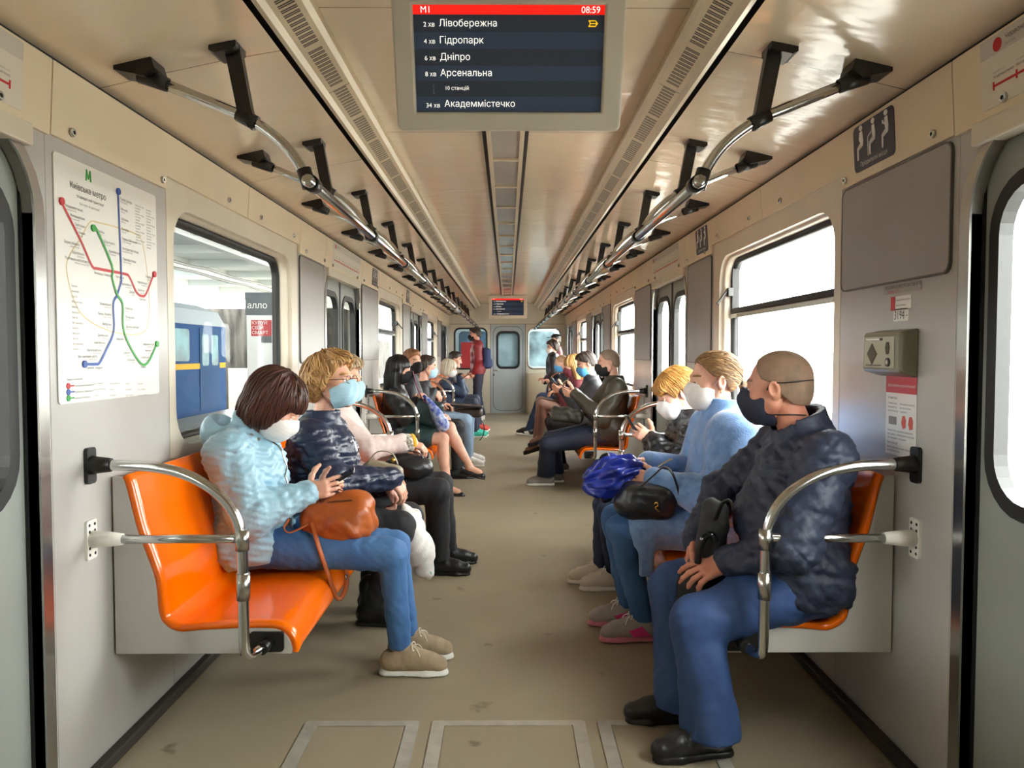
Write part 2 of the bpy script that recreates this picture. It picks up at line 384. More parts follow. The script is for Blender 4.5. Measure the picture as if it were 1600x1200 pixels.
# ceiling: sloped side panels and flat middle
c = MB()
for s in (-1, 1):
    prof = [(W + .03, 2.114), (1.08, 2.163), (.88, 2.206), (.695, 2.238)]
    vs = []
    for y in (Y0, Y1):
        vs += [(s * x, y, z) for x, z in prof]
    n = len(prof); c.add(vs, [(k, k + 1, n + k + 1, n + k) for k in range(n - 1)])
    c.add([(s * x, y, z + .05) for y in (Y0, Y1) for x, z in prof], [(k, k + 1, n + k + 1, n + k) for k in range(n - 1)])
c.add([(-.75, Y0, 2.37), (.75, Y0, 2.37), (.75, Y1, 2.37), (-.75, Y1, 2.37)], [(0, 1, 2, 3)])
c.cur = 1
c.box((-W - .12, Y0, 2.42), (W + .12, Y1, 2.47))
c.build('ceiling', [M_ceil, mat('roof_skin', '6f7478', .5)], kind='structure')
for s in (-1, 1):
    d = root('ventilation_duct', 'long beige ceiling duct with rows of dark slots, along the %s side' % ('left' if s < 0 else 'right'), 'duct', (s * .62, 8, 2.25), 'slotted ceiling ducts')
    m = MB()
    m.add([(s * .575, y, 2.369) for y in (2.0, Y1)] + [(s * .56, y, 2.30) for y in (2.0, Y1)], [])
    def strip(pa, pb, mi=0):
        m.cur = mi
        m.add([(s * pa[0], Y0, pa[1]), (s * pa[0], Y1 - .25, pa[1]), (s * pb[0], Y1 - .25, pb[1]), (s * pb[0], Y0, pb[1])], [(0, 1, 2, 3)], False)
    pr = [(.575, 2.3695), (.557, 2.31), (.572, 2.296)]
    for a, b in zip(pr, pr[1:]): strip(a, b)
    pr = [(.648, 2.258), (.662, 2.243), (.678, 2.245), (.682, 2.262), (.678, 2.30)]
    for a, b in zip(pr, pr[1:]): strip(a, b)
    m.slab([(s * p[0], p[1]) for p in ((.575, 2.3695), (.557, 2.31), (.572, 2.296), (.648, 2.258), (.662, 2.243), (.678, 2.245), (.682, 2.262), (.678, 2.369))], lambda p: (p[0], Y1 - .25, p[1]), lambda p: (p[0], Y1 - .252, p[1]))
    m.build('duct_body', M_duct, d)
    g = MB(); g.add([(s * .572, Y0, 2.296), (s * .572, Y1 - .25, 2.296), (s * .648, Y1 - .25, 2.258), (s * .648, Y0, 2.258)], [(0, 1, 2, 3)], False)
    go = g.build('slotted_face', M_slot, d)
    uv = go.data.uv_layers.new(name='slots')
    for lp in go.data.loops:
        co = go.data.vertices[lp.vertex_index].co
        uv.data[lp.index].uv = (co.y, (abs(co.x) - .572) / .076)
    MB().box((s * .676, Y0, 2.262), (s * .72, Y1, 2.30)).build('shadow_gap', M_dark, d)

# end walls
e = MB(); ye = Y1
def fy(y): return lambda p: (p[0], y, p[1])
for sx0, sx1, ha, hb in ((-W - .1, -.36, -1.14, -.44), (.40, W + .1, .46, 1.15)):
    e.ring(rrect(sx0, sx1, .55, 2.12, .0005), rrect(ha, hb, .96, 1.84, .12), fy(ye), fy(ye + .05))
    e.box((sx0, ye, 0), (sx1, ye + .05, .55))
e.box((-.36, ye, 1.92), (.40, ye + .05, 2.12)); e.box((-W - .12, ye, 2.12), (W + .12, ye + .05, 2.5))
e.cur = 1; e.box((-W, ye - .004, 1.93), (W, ye + .001, 1.936))
for x in (-.36, .40): e.box((x - .004, ye - .003, 0), (x + .004, ye + .01, 1.93))
e.build('wall_back', [mat('cream_end_wall', 'e2dccb', .4, var=.06, vscale=2), M_dark], kind='structure')
MB().box((-W - .12, Y0 - .05, 0), (W + .12, Y0, 2.5)).build('wall_front', M_wcream, kind='structure')
for i, (ha, hb) in enumerate(((-1.14, -.44), (.46, 1.15))):
    nwin += 1
    d = root('window_%d' % nwin, None, None, ((ha + hb) / 2, ye, .96), kind='structure')
    MB().ring(rrect(ha - .015, hb + .015, .945, 1.855, .13), rrect(ha + .02, hb - .02, .98, 1.82, .10), fy(ye - .006), fy(ye + .056), True).build('rubber_frame', M_rubber if i == 0 else M_chrome, d)
    MB().slab(rrect(ha, hb, .96, 1.84, .12), fy(ye + .02), fy(ye + .024)).build('pane', M_gdim, d)
ndoor += 1
d = root('door_%d' % ndoor, None, None, (.02, ye, 0), kind='structure')
MB().ring(rrect(-.362, .402, .0, 1.925, .005), rrect(-.215, .255, .98, 1.76, .10), fy(ye + .012), fy(ye + .045)).build('door_leaf', M_doorblue, d)
MB().ring(rrect(-.305, .345, .05, 1.88, .16), rrect(-.297, .337, .058, 1.872, .155), fy(ye + .008), fy(ye + .02)).build('seal_line', M_rubber, d)
MB().ring(rrect(-.235, .275, .96, 1.78, .12), rrect(-.195, .235, 1.0, 1.74, .085), fy(ye + .004), fy(ye + .05), True).build('window_seal', M_rubber, d)
MB().slab(rrect(-.215, .255, .98, 1.76, .10), fy(ye + .02), fy(ye + .024)).build('pane', M_gdim, d)
MB().tube([(-.29, ye + .01, .93), (-.29, ye - .04, .93), (-.16, ye - .045, .93)], .012, 8).build('handle', M_chrome, d)
MB().slab(rrect(-.3, -.28, .80, .86, .008), fy(ye + .006), fy(ye + .013)).build('keyhole', M_black, d)
# ---------------------------------------------------------------- next car and the world outside
nc = root('metro_carriage', 'grey blue end of the next carriage seen through the end windows', 'train carriage', (0, 17.6, -.1))
b = MB(); yq = 17.55
b.ring(rrect(-1.3, 1.3, -.1, 2.6, .2), rrect(-.22, .26, .98, 1.76, .1), fy(yq), fy(yq + .1))
b.build('end_wall', mat('next_car_grey', 'b5bec2', .5, var=.15, vscale=3), nc)
MB().ring(rrect(-.33, .37, .02, 1.9, .1), rrect(-.30, .34, .05, 1.87, .08), fy(yq - .03), fy(yq)).build('door_outline', M_rubber, nc)
MB().ring(rrect(-.25, .29, .95, 1.79, .12), rrect(-.2, .24, 1.0, 1.74, .09), fy(yq - .02), fy(yq + .02)).build('window_seal', M_rubber, nc)
MB().slab(rrect(-.24, .28, .97, 1.77, .1), fy(yq + .05), fy(yq + .06)).build('door_pane', mat('next_door_pane', '8f9ca2', .35, var=.3, vscale=4), nc)  # opaque pane; its pale colour stands in for light in the dark interior
for x0, x1, mm in ((-1.1, -.45, 'next_car_window_blue'), (.5, 1.1, 'next_car_window_pale')):
    o = MB().slab(rrect(x0, x1, 1.0, 1.8, .1), fy(yq - .012), fy(yq)).build('window', mat(mm, '5f7f9a' if 'blue' in mm else '8fa0a6', .15, var=.5, vscale=3, vcol='39424a' if 'blue' in mm else '4a5358'), nc)
MB().box((-1.05, yq - .03, .2), (-.75, yq - .005, 1.55)).build('red_panel', mat('red_paint', 'b02a2c', .4), nc)
MB().box((-1.3, 17.65, -.1), (1.3, 21, 0)).build('inner_floor', M_floor, nc)
MB().box((-1.3, 17.65, 0), (-1.25, 21, 2.5)).box((1.25, 17.65, 0), (1.3, 21, 2.5)).box((-1.3, 17.65, 2.5), (1.3, 21, 2.55)).box((-1.3, 21, 0), (1.3, 21.05, 2.5)).build('inner_shell', M_wall, nc)

PX = -1.42
MB().box((-6.6, -6, -1.1), (PX, 60, -.02)).build('ground_platform', mat('grey_platform_slabs', 'aaa89f', .35, var=.12, vscale=1.2), kind='structure')
MB().box((-60, -30, -1.6), (60, 120, -1.2)).build('ground', mat('pale_gravel', 'a9a7a0', .8, var=.2, vscale=3), kind='structure')
M_can = mat('white_canopy_metal', 'e6e8e4', .5, var=.06, vscale=1)
cn = root('platform_canopy', 'white ribbed metal canopy roof over the station platform', 'canopy', (-5.5, 20, 3.5))
cb = MB()
cb.box((-9.4, -25, 3.42), (1.3, 60, 3.5)); cb.build('roof_sheet', M_can, cn)  # sheet reaches on unseen over the car, added to shade the far train
cb = MB()
for k in range(26):
    y = -4 + k * 2.4; cb.box((-9.3, y, 3.26), (1.2, y + .16, 3.42))
cb.build('cross_beams', M_can, cn)
cb = MB()
for x in (-9.4, -7.4, -5.4, -3.4, .9): cb.box((x, -25, 3.2), (x + .18, 60, 3.42))
cb.build('long_beams', M_can, cn)
cb = MB()
for x, z in ((-6.6, 3.0), (-6.3, 3.05)): cb.tube([(x, y, z + .02 * math.sin(y * 2)) for y in np.linspace(-5, 58, 60)], .03, 6)
cb.build('cable', M_inkgrey, cn)
for k, y in enumerate((6.0, 29.5, 38.0)):
    p = root('canopy_column', 'round grey steel column holding up the platform canopy', 'column', (-4.2, y, -.02), 'canopy columns')
    MB().tube([(-4.2, y, -.02), (-4.2, y, 3.21)], .13, 16).build('shaft', M_can, p)
    MB().tube([(-4.2, y, -.02), (-4.2, y, .05)], .22, 16).build('foot_plate', M_inkgrey, p)

# blue and yellow train on the far track
TX = -7.3
tr = root('metro_train', 'blue metro train with a yellow stripe standing at the far platform edge', 'train', (TX - 1.3, 12, -1.2))
M_tblue = mat('train_blue_paint', '264a78', .8, spec=.1, var=.12, vscale=3); M_tyel = mat('train_yellow_paint', 'c99c20', .7, spec=.1)
t = MB(); prof = [(TX, -.25), (TX, 1.95), (TX - .2, 2.32), (TX - .75, 2.52), (TX - 2.3, 2.55), (TX - 2.8, 2.2), (TX - 2.8, -.25)]
t.slab(prof, lambda p: (p[0], 4, p[1]), lambda p: (p[0], 20.0, p[1])); t.build('body', M_tblue, tr)
t = MB(); t.slab([(TX + .01, 1.97), (TX - .19, 2.34), (TX - .74, 2.54), (TX - 2.3, 2.57), (TX - 2.3, 2.5), (TX - .3, 2.1)], lambda p: (p[0], 4, p[1]), lambda p: (p[0], 20.02, p[1]))
t.build('roof', mat('train_roof_pale', 'a2aab0', .8, spec=.1), tr)
MB().box((TX - .01, 4, .93), (TX + .012, 19.95, 1.06)).build('yellow_stripe', M_tyel, tr)
M_tglass = mat('train_window_teal', '4b8790', .5, spec=.15, var=.5, vscale=1.5, vcol='2d4a50')
for k, y in enumerate((4.6, 9.2, 13.8, 18.3)):
    dd = MB().box((TX - .01, y, -.05), (TX + .016, y + 1.25, 1.9)).build('door', mat('train_door_blue', '2d4d74', .8, spec=.1, var=.15, vscale=3), tr)
    for yy in (y + .12, y + .72): MB().slab(rrect(yy, yy + .42, 1.0, 1.75, .08), fx(1, TX + .02), fx(1, TX + .012)).build('pane', M_tglass, dd)
    for yy in ((y + 1.7, y + 2.9) if y < 18 else ()): MB().slab(rrect(yy, yy + 1.0, 1.12, 1.85, .1), fx(1, TX + .02), fx(1, TX)).build('window', M_tglass, tr)
MB().box((TX - 2.6, 19.99, 1.1), (TX - .2, 20.03, 2.1)).build('windscreen', M_tglass, tr)
pr = root('platform_building', 'dark weathered wall with ladders beyond the far end of the blue train', 'building', (-9, 31, -1.2))
MB().box((-12.1, 31, -1.2), (-6.4, 33, 3.1)).build('wall', mat('dark_stained_wall', '45433f', .9, spec=.1, var=.7, vscale=1.4, vcol='1f1e1d', stretch=(3, 3, .6)), pr)
l = MB()
for x in (-8.3, -7.9): l.tube([(x, 30.9, -1.2), (x, 30.9, 2.4)], .03, 6)
for k in range(14): l.tube([(-8.3, 30.9, -1 + .25 * k), (-7.9, 30.9, -1 + .25 * k)], .02, 6)
l.build('ladder', M_dark, pr)
tw_ = root('sky_blocking_wall', 'long dark wall added behind the blue train to block low sky', 'wall', (-12.4, 30, -1.2)); MB().box((-12.6, -20, -1.2), (-12.2, 80, 2.55)).build('wall', MATS['dark_stained_wall'], tw_)  # added wall, mostly hidden; blocks low sky so the train stays darker
MB().box((-11.2, 30.92, -1.2), (-8.6, 31, .7)).build('pale_wall_patch', mat('pale_plaster', '94928b', .9, var=.2, vscale=2), pr)

# advertising pillar on the platform
A = at(388, 462, 12.6); ap = root('advertising_pillar', 'white advertising pillar with dark sign on the station platform', 'advertising pillar', (-3.85, 12.7, -.02))
ax0, ax1 = -4.25, -3.72
MB().box((ax0, 12.6, -.02), (ax1, 13.2, 2.28)).build('pillar_body', mat('ad_white', 'f0f0ee', .4), ap, bev=.02)
MB().box((ax0 - .01, 12.585, 1.92), (ax1 + .01, 13.21, 2.29)).build('dark_header', mat('ad_dark_grey', '4c5258', .4), ap)
tm = MB(); text_into(tm, 'алло', .145, (ax0 + .02, 12.583, 2.03), (1, 0, 0), (0, 0, 1), bold=.004); tm.build('header_lettering', M_print, ap)
MB().box((ax0 + .08, 12.59, 1.58), (ax1 - .12, 12.6, 1.84)).build('red_block', M_red, ap)
tm = MB()
for i, l in enumerate(('КУПУЙ', 'СВІЙ', 'СМАРТ')): text_into(tm, l, .075, (ax0 + .09, 12.588, 1.77 - .08 * i), (1, 0, 0), (0, 0, 1), bold=.003)
tm.build('red_block_lettering', M_print, ap)
MB().box((ax0 + .24, 12.59, 1.47), (ax1 - .12, 12.6, 1.58)).build('grey_block', mat('ad_dark_grey', '4c5258', .4), ap)
lg = MB()
cx, cz = -3.98, .84
lg.ring([(cx + .2 * math.cos(a), cz + .2 * math.sin(a)) for a in np.linspace(R(160), R(395), 30)] + [(cx + .13 * math.cos(a), cz + .13 * math.sin(a)) for a in np.linspace(R(395), R(160), 30)],
        [(cx + .165 * math.cos(a), cz + .165 * math.sin(a)) for a in np.linspace(R(160), R(395), 30)] + [(cx + .165 * math.cos(a), cz + .165 * math.sin(a)) for a in np.linspace(R(395), R(160), 30)], fy(12.586), fy(12.6))
lg.slab(circ(cx, cz, .06), fy(12.586), fy(12.6)); lg.build('ring_logo', M_black, ap)

# ---------------------------------------------------------------- orange benches
BPROF = [(.011, .904), (.037, .903), (.05, .872), (.082, .735), (.111, .652), (.137, .568), (.147, .464), (.166, .426), (.21, .403), (.276, .407), (.404, .413), (.52, .411), (.559, .387), (.573, .354), (.573, .336)]
def bench(s, y0, y1, label, grp):
    r = root('bench', label, 'bench', (s * (W - .3), (y0 + y1) / 2, .33), grp)
    path = smooth_path([(p[0], 0, p[1]) for p in BPROF[1:]], 4)
    loop = [(p.x, p.z) for p in path]
    for y in (y0, y1 - .02):
        m = MB(); m.slab([(.008, .905)] + loop + [(.573, .332), (.008, .332)], lambda p, y=y: (s * (W - p[0]), y, p[1]), lambda p, y=y: (s * (W - p[0]), y + .02, p[1]))
        m.build('end_panel', M_seatside, r)
    # shell with shallow seat hollows
    ny = 60; m = MB(); th = .012; vs = []; N = len(loop)
    nseat = 6; Ls = (y1 - y0 - .04) / nseat
    norm = []
    for i in range(N):
        a = loop[max(i - 1, 0)]; b = loop[min(i + 1, N - 1)]; t = Vector((b[0] - a[0], b[1] - a[1])).normalized(); norm.append((-t.y, t.x))
    for layer in (0, 1):
        for j in range(ny + 1):
            y = y0 + .004 + (y1 - y0 - .008) * j / ny
            q = (y - y0 - .02) / Ls; q -= math.floor(q)
            e = min(1, min(y - y0, y1 - y) / .09)
            for i in range(N):
                L = i / (N - 1)
                dip = .0045 * math.sin(PI * max(0, min(1, (L - .06) / .72))) * (math.sin(PI * q) ** .6 if 0 < q < 1 else 0) * e
                lift = .014 - dip + .006 * (1 - e)
                if layer: lift = .001
                vs.append((s * (W - loop[i][0] + norm[i][0] * -lift * -1 * -1), y, loop[i][1] + norm[i][1] * lift) if False else (s * (W - (loop[i][0] - norm[i][0] * -lift)), y, loop[i][1] + norm[i][1] * lift))
    fs = []
    st = (ny + 1) * N
    for j in range(ny):
        for i in range(N - 1):
            a = j * N + i; fs.append((a, a + 1, a + N + 1, a + N)); fs.append((st + a, st + a + N, st + a + N + 1, st + a + 1))
    for j in (0, ny):
        for i in range(N - 1):
            a = j * N + i; fs.append((a, a + 1, st + a + 1, st + a))
    for i in (0, N - 1):
        for j in range(ny):
            a = j * N + i; fs.append((a, a + N, st + a + N, st + a))
    m.add(vs, fs); m.build('seat_shell', M_orange, r)
    MB().box((s * (W - .002), y0 + .02, .34), (s * (W - .54), y1 - .02, .365)).build('base_frame', M_seatside, r)
    return r
BENCH = [(2.45, 5.17), (7.0, 9.8), (11.62, 14.4)]
bl = {(-1, 0): 'orange bench on the left, by the metro map', (1, 0): 'long orange bench on the right, under the bright window by the intercom box',
      (-1, 1): 'orange bench on the left side where the woman in black leather sits', (1, 1): 'orange bench on the right side where the man in an olive jacket sits',
      (-1, 2): 'far orange bench on the left, where the white haired woman in navy sits', (1, 2): 'far orange bench on the right, near the standing figure in black'}
for s in (-1, 1):
    for i, (a, b) in enumerate(BENCH): bench(s, a, b, bl[(s, i)], 'orange passenger benches')

def armrest(s, y, e, label):
    """steel bench-end rail: e=+1 when the bench lies beyond it, -1 when it lies before it"""
    r = root('bench_end_rail', label, 'handrail', (s * W, y, .37), 'steel bench end rails')
    X = lambda u: s * (W - u)
    up = smooth_path([(X(.06), y, .962), (X(.20), y, .955), (X(.31), y, .925), (X(.40), y, .865), (X(.448), y, .79), (X(.462), y, .70)], 6)
    dn = [(X(.463), y, .60), (X(.464), y, .43)] + smooth_path([(X(.465), y, .41), (X(.466), y + e * .012, .375), (X(.475), y + e * .045, .362), (X(.49), y + e * .09, .366), (X(.50), y + e * .115, .367)], 5)
    MB().tube(up + dn, .0165, 14).build('curved_tube', M_chrome, r)
    MB().tube([(X(.06), y, .735), (X(.462), y, .735)], .0135, 12).build('cross_tube', M_chrome, r)
    MB().tube([(X(.4625), y, .70), (X(.4625), y, .765)], .0205, 14).tube([(X(.445), y, .735), (X(.465), y, .735)], .017, 12).build('tee_clamp', M_steel, r)
    MB().tube([(X(.4635), y, .548), (X(.4635), y, .63)], .0205, 14).build('sleeve', M_steel, r)
    f = MB().slab(rrect(y - .025, y + .025, .905, 1.015, .012), fx(s, W - .0), fx(s, W - .012)); f.tube([(X(.008), y, .962), (X(.03), y, .962), (X(.07), y, .962)], [.030, .026, .021], 12)
    f.build('wall_flange', M_black, r)
    f = MB().slab(rrect(y - .028, y + .028, .675, .795, .008), fx(s, W), fx(s, W - .008)); f.tube([(X(.006), y, .735), (X(.055), y, .735), (X(.10), y, .735)], [.027, .024, .018], 12)
    f.cur = 1
    for dy in (-.015, .015):
        for dz in (-.045, -.025, .025, .045): f.tube([(X(.007), y + dy, .735 + dz), (X(.009), y + dy, .735 + dz)], .005, 8)
    f.build('white_flange', [M_white, M_dark], r, label='white flange')
    f = MB(); yy = y + e * .128
    f.slab(rrect(W - .55, W - .44, .340, .405, .012), lambda p: (s * p[0], yy, p[1]), lambda p: (s * p[0], yy - e * .012, p[1])); f.tube([(X(.50), y + e * .122, .368), (X(.492), y + e * .075, .366)], .021, 10)
    f.build('seat_bracket', M_black, r)
for s, n in ((-1, 'left'), (1, 'right')):
    near = {-1: 'beside the woman in the pale blue jacket', 1: 'beside the man in the navy quilted jacket'}[s]
    armrest(s, 2.325, 1, 'curved steel bench end rail on the %s %s' % (n, near))
    armrest(s, 5.30, -1, 'curved steel bench end rail %s' % ('behind the woman in the pink coat' if s < 0 else 'behind the blonde woman in the black puffer coat'))
    armrest(s, 6.87, 1, 'curved steel bench end rail in front of the %s' % ('woman in black leather' if s < 0 else 'man in the olive jacket'))
    armrest(s, 9.93, -1, 'curved steel rail at the far end of the %s middle bench' % n)
    armrest(s, 11.49, 1, 'curved steel rail at the near end of the %s far bench' % n)
    armrest(s, 14.53, -1, 'curved steel rail at the far end of the %s far bench' % n)

# ---------------------------------------------------------------- overhead grab rails
def cz_at(x):   # height of the sloped ceiling panel
    return float(np.interp(x, [.695, .88, 1.08, 1.29], [2.238, 2.206, 2.163, 2.114]))
for s, n in ((-1, 'left'), (1, 'right')):
    r = root('overhead_grab_rail', 'long steel overhead grab rail with black brackets, along the %s side' % n, 'grab rail', (s * .58, 9, 1.81), 'overhead grab rails')
    MB().tube([(s * .58, 2.30, 1.81), (s * .58, 16.4, 1.81)], .0175, 14).build('long_tube', M_chrome, r)
    for k in range(14):
        y = 2.35 + 1.035 * k
        pts = [(s * 1.07, y, 2.128), (s * .93, y, 2.072), (s * .80, y, 2.02), (s * .735, y, 1.985), (s * .668, y, 1.932), (s * .618, y, 1.868), (s * .588, y, 1.80)]
        MB().tube([pts[0], pts[1]] + smooth_path(pts[2:], 5), .0155 if k else .0165, 12).build('arched_tube', M_chrome, r)
        m = MB(); zc = cz_at(.83)
        m.slab([(.79, zc + .008), (.87, zc - .009), (.87, zc - .022), (.855, zc - .03), (.80, zc - .02), (.79, zc - .01)], lambda p: (s * p[0], y - .045, p[1]), lambda p: (s * p[0], y + .045, p[1]))
        m.slab([(.79, zc + .005), (.835, zc - .003), (.80, 2.03), (.765, 1.975), (.742, 1.985), (.757, 2.03)], lambda p: (s * p[0], y - .016, p[1]), lambda p: (s * p[0], y + .016, p[1]))
        m.tube([(s * .80, y, 2.02), (s * .745, y, 1.99)], .0225, 12)
        m.build('hanger', M_black, r)
        m = MB(); zc = cz_at(1.09)
        m.slab([(1.04, cz_at(1.04) + .002), (1.15, cz_at(1.15) + .002), (1.15, cz_at(1.15) - .012), (1.06, cz_at(1.06) - .05), (1.03, cz_at(1.04) - .03)], lambda p: (s * p[0], y - .045, p[1]), lambda p: (s * p[0], y + .045, p[1]))
        m.tube([(s * 1.09, y, 2.135), (s * 1.01, y, 2.104)], [.026, .021], 12)
        m.build('ceiling_foot', M_black, r)
        m = MB(); m.tube([(s * .605, y, 1.855), (s * .588, y, 1.80)], .0225, 12); m.tube([(s * .58, y - .028, 1.81), (s * .58, y + .028, 1.81)], .0245, 14)
        m.build('clamp', M_black, r)
    MB().tube([(s * .58, 2.30, 1.81), (s * .58, 2.292, 1.81), (s * .58, 2.286, 1.81)], [.0195, .018, .010], 16).build('end_cap', M_chrome, r)

# ---------------------------------------------------------------- ceiling light strip and displays
ls = root('ceiling_light_strip', 'long unlit ceiling light strip with grey diffuser panels down the middle', 'ceiling light', (0, 9, 2.36))
f = MB(); yb = [1.6, 2.3, 2.95] + [3.55 + .68 * k for k in range(18)]
for s in (-1, 1):
    f.cur = 0; f.box((s * .070, 1.2, 2.345), (s * .092, 15.6, 2.369)); f.cur = 1; f.box((s * .093, 1.2, 2.355), (s * .112, 15.6, 2.3695))
f.cur = 0
for y in yb: f.box((-.071, y - .018, 2.346), (.071, y + .018, 2.369))
f.build('frame', [M_duct, M_dark], ls)
Mdf = mat('grey_diffuser', '9a938d', .12, var=.12, vscale=3)
for a, b in zip(yb, yb[1:]): MB().box((-.07, a + .019, 2.356), (.07, b - .019, 2.364)).build('diffuser', Mdf, ls)

def display(yc, zt, tilt, wd_, label):
    r = root('information_display', label, 'display screen', (0, yc, 2.37), 'ceiling information displays')
    t = R(tilt); rt = Vector((1, 0, 0)); up = Vector((0, -math.sin(t), math.cos(t))); nr = Vector((0, -math.cos(t), -math.sin(t)))
    hw = wd_ / 2; hs = hw * .525
    c = Vector((.014, yc, zt)) - up * hs            # zt: height of the screen's upper edge
    F = lambda d: (lambda p: c + rt * p[0] + up * p[1] + nr * d)
    k = wd_ / .574
    m = MB()
    m.ring(rrect(-hw - .062 * k, hw + .062 * k, -hs - .056 * k, hs + .06 * k, .02 * k), rrect(-hw, hw, -hs, hs, .003), F(.018 * k), F(-.02 * k))
    m.slab(rrect(-hw - .062 * k, hw + .062 * k, -hs - .056 * k, hs + .06 * k, .02 * k), F(-.02 * k), F(-.085 * k))
    bt = [(-hs - .045 * k)]
    m.build('housing', mat('warm_grey_housing', 'c4bfb0', .42, var=.05, vscale=3), r, bev=.008 * k)
    q = MB(); tp = c + up * (hs + .05 * k) - nr * .04 * k
    if tp.z < 2.36: q.box((-.14 * k, tp.y - .04, tp.z - .03), (.14 * k, tp.y + .04, 2.369)); q.build('ceiling_mount', M_duct, r)
    q = MB()
    for x in (-.21, .19): q.tube([c + rt * x * k + up * (-hs - .0565 * k) - nr * .03 * k, c + rt * x * k + up * (-hs - .058 * k) - nr * .03 * k], .012 * k, 12)
    q.build('bolt', M_alu, r)
    sc = MB(); sc.add([F(.0)(p) for p in ((-hw, -hs), (hw, -hs), (hw, hs), (-hw, hs))], [(0, 1, 2, 3)], False)
    so = sc.build('screen', mat('screen_navy', '252e3d', .12, emit=.06), r)
    rows = [(.0, .085), (.085, .245), (.245, .40), (.40, .555), (.555, .70), (.70, .85), (.85, 1.0)]
    st = MB()
    for i in (2, 4, 6):
        z1 = hs - 2 * hs * rows[i][0]; z0 = hs - 2 * hs * rows[i][1]
        st.add([F(.0006)(p) for p in ((-hw, z0), (hw, z0), (hw, z1), (-hw, z1))], [(0, 1, 2, 3)], False)
    st.build('row_stripe', mat('screen_slate', '2b3a50', .12, emit=.06), so)
    st = MB(); st.add([F(.0008)(p) for p in ((-hw, hs - 2 * hs * .085), (hw, hs - 2 * hs * .085), (hw, hs), (-hw, hs))], [(0, 1, 2, 3)], False)
    st.build('red_header', mat('screen_red', 'ff1a10', .2, emit=.16), so)
    off = .0015; Mtx = mat('screen_white', 'f4f6f0', .4, emit=.21)
    def T(s_, x, row, size, al='LEFT', b=.0, dy=.0):
        z = hs - 2 * hs * (row + dy); mb = MB(); text_into(mb, s_, size * k, c + rt * (x * hw) + up * z + nr * off, rt, up, align=al, bold=b); mb.build('text_line', Mtx, so)
    T('M1', -.925, .07, .026, b=.0006); T('08:59', .955, .07, .026, 'RIGHT', .0004)
    for i, (mn, nm) in enumerate((('2 хв', 'Лівобережна'), ('4 хв', 'Гідропарк'), ('6 хв', 'Дніпро'), ('8 хв', 'Арсенальна'))):
        z = (.195, .35, .505, .655)[i]; T(mn, -.775, z, .0185, 'RIGHT', .0002); T(nm, -.735, z - .002, .0275, b=.0007)
    T('10 станцій', -.69, .785, .0155); T('34 хв', -.745, .955, .0185, 'RIGHT', .0002); T('Академмістечко', -.70, .948, .0275, b=.0007)
    dm = MB()
    for i in range(4): dm.add([F(off)((-.81 * hw + a, hs - 2 * hs * (.745 + .018 * i) + b_)) for a, b_ in ((-.001, -.001), (.001, -.001), (.001, .001), (-.001, .001))], [(0, 1, 2, 3)], False)
    dm.add([F(off)((-.81 * hw + a * k, hs - 2 * hs * .825 + b_ * k)) for a, b_ in ((-.005, .005), (0, 0), (.005, .005), (0, .0015))], [(0, 1, 2, 3)], False)
    dm.build('dotted_arrow', mat('screen_grey', '6f7885', .4, emit=.10), so)
    ar = MB(); ax, az = .89 * hw, hs - 2 * hs * .165
    for zz in (-.0075, 0, .0075):
        x0 = -.016 if zz else -.012
        ar.add([F(off)((ax + a * k, az + (zz + b_) * k)) for a, b_ in ((x0, -.0014), (.010 if not zz else .002, -.0014), (.010 if not zz else .002, .0014), (x0, .0014))], [(0, 1, 2, 3)], False)
    for sg in (-1, 1): ar.add([F(off)((ax + a * k, az + sg * b_ * k)) for a, b_ in ((.013, 0), (.005, .009), (.002, .009), (.009, 0))], [(0, 1, 2, 3)], False)
    for sg in (-1, 1): ar.add([F(off)((ax + a * k, az + sg * b_ * k)) for a, b_ in ((-.012, 0), (-.016, .009), (-.013, .009), (-.009, 0))], [(0, 1, 2, 3)], False)
    ar.build('yellow_arrow', mat('screen_yellow', 'ffc400', .4, emit=.19), so)
display(2.28, 2.312, 20, .560, 'large ceiling information display listing metro stations in the foreground')
display(14.0, 2.29, 8, .574, 'small far ceiling information display hanging near the end door')

# ---------------------------------------------------------------- posters, stickers, boxes on the walls
def wallF(s, d): return lambda p: (s * (W - d), p[0], p[1])
def wall_axes(s): return (Vector((0, 1, 0)) if s < 0 else Vector((0, -1, 0))), Vector((0, 0, 1))
for s, n in ((-1, 'left'), (1, 'right')):
    for i, (a, b) in enumerate(POSTS):
        if s < 0 and i == 0: continue
        z0 = 1.53 if i == 0 else 1.24
        lab = {0: 'dark grey blank poster panel above the intercom box', 1: 'tall grey poster panel on the %s, between near window and near door' % n, 2: 'tall grey poster panel on the %s, just beyond the near door' % n,
               3: 'tall grey poster panel on the %s, past the middle window' % n, 4: 'grey poster panel on the %s, past the second far door' % n, 5: 'grey poster panel on the %s, at the last door' % n}[i]
        r = root('poster_panel', lab, 'poster panel', (s * W, (a + b) / 2, z0), 'grey poster panels')
        MB().slab(rrect(a + .03, b - .02, z0, 1.895, .03), wallF(s, .001), wallF(s, .008)).build('sheet', M_panel, r)
        MB().ring(rrect(a + .026, b - .016, z0 - .004, 1.899, .033), rrect(a + .032, b - .022, z0 + .002, 1.893, .03), wallF(s, .0), wallF(s, .009)).build('edge_strip', mat('dark_edge', '5a5754', .4), r)

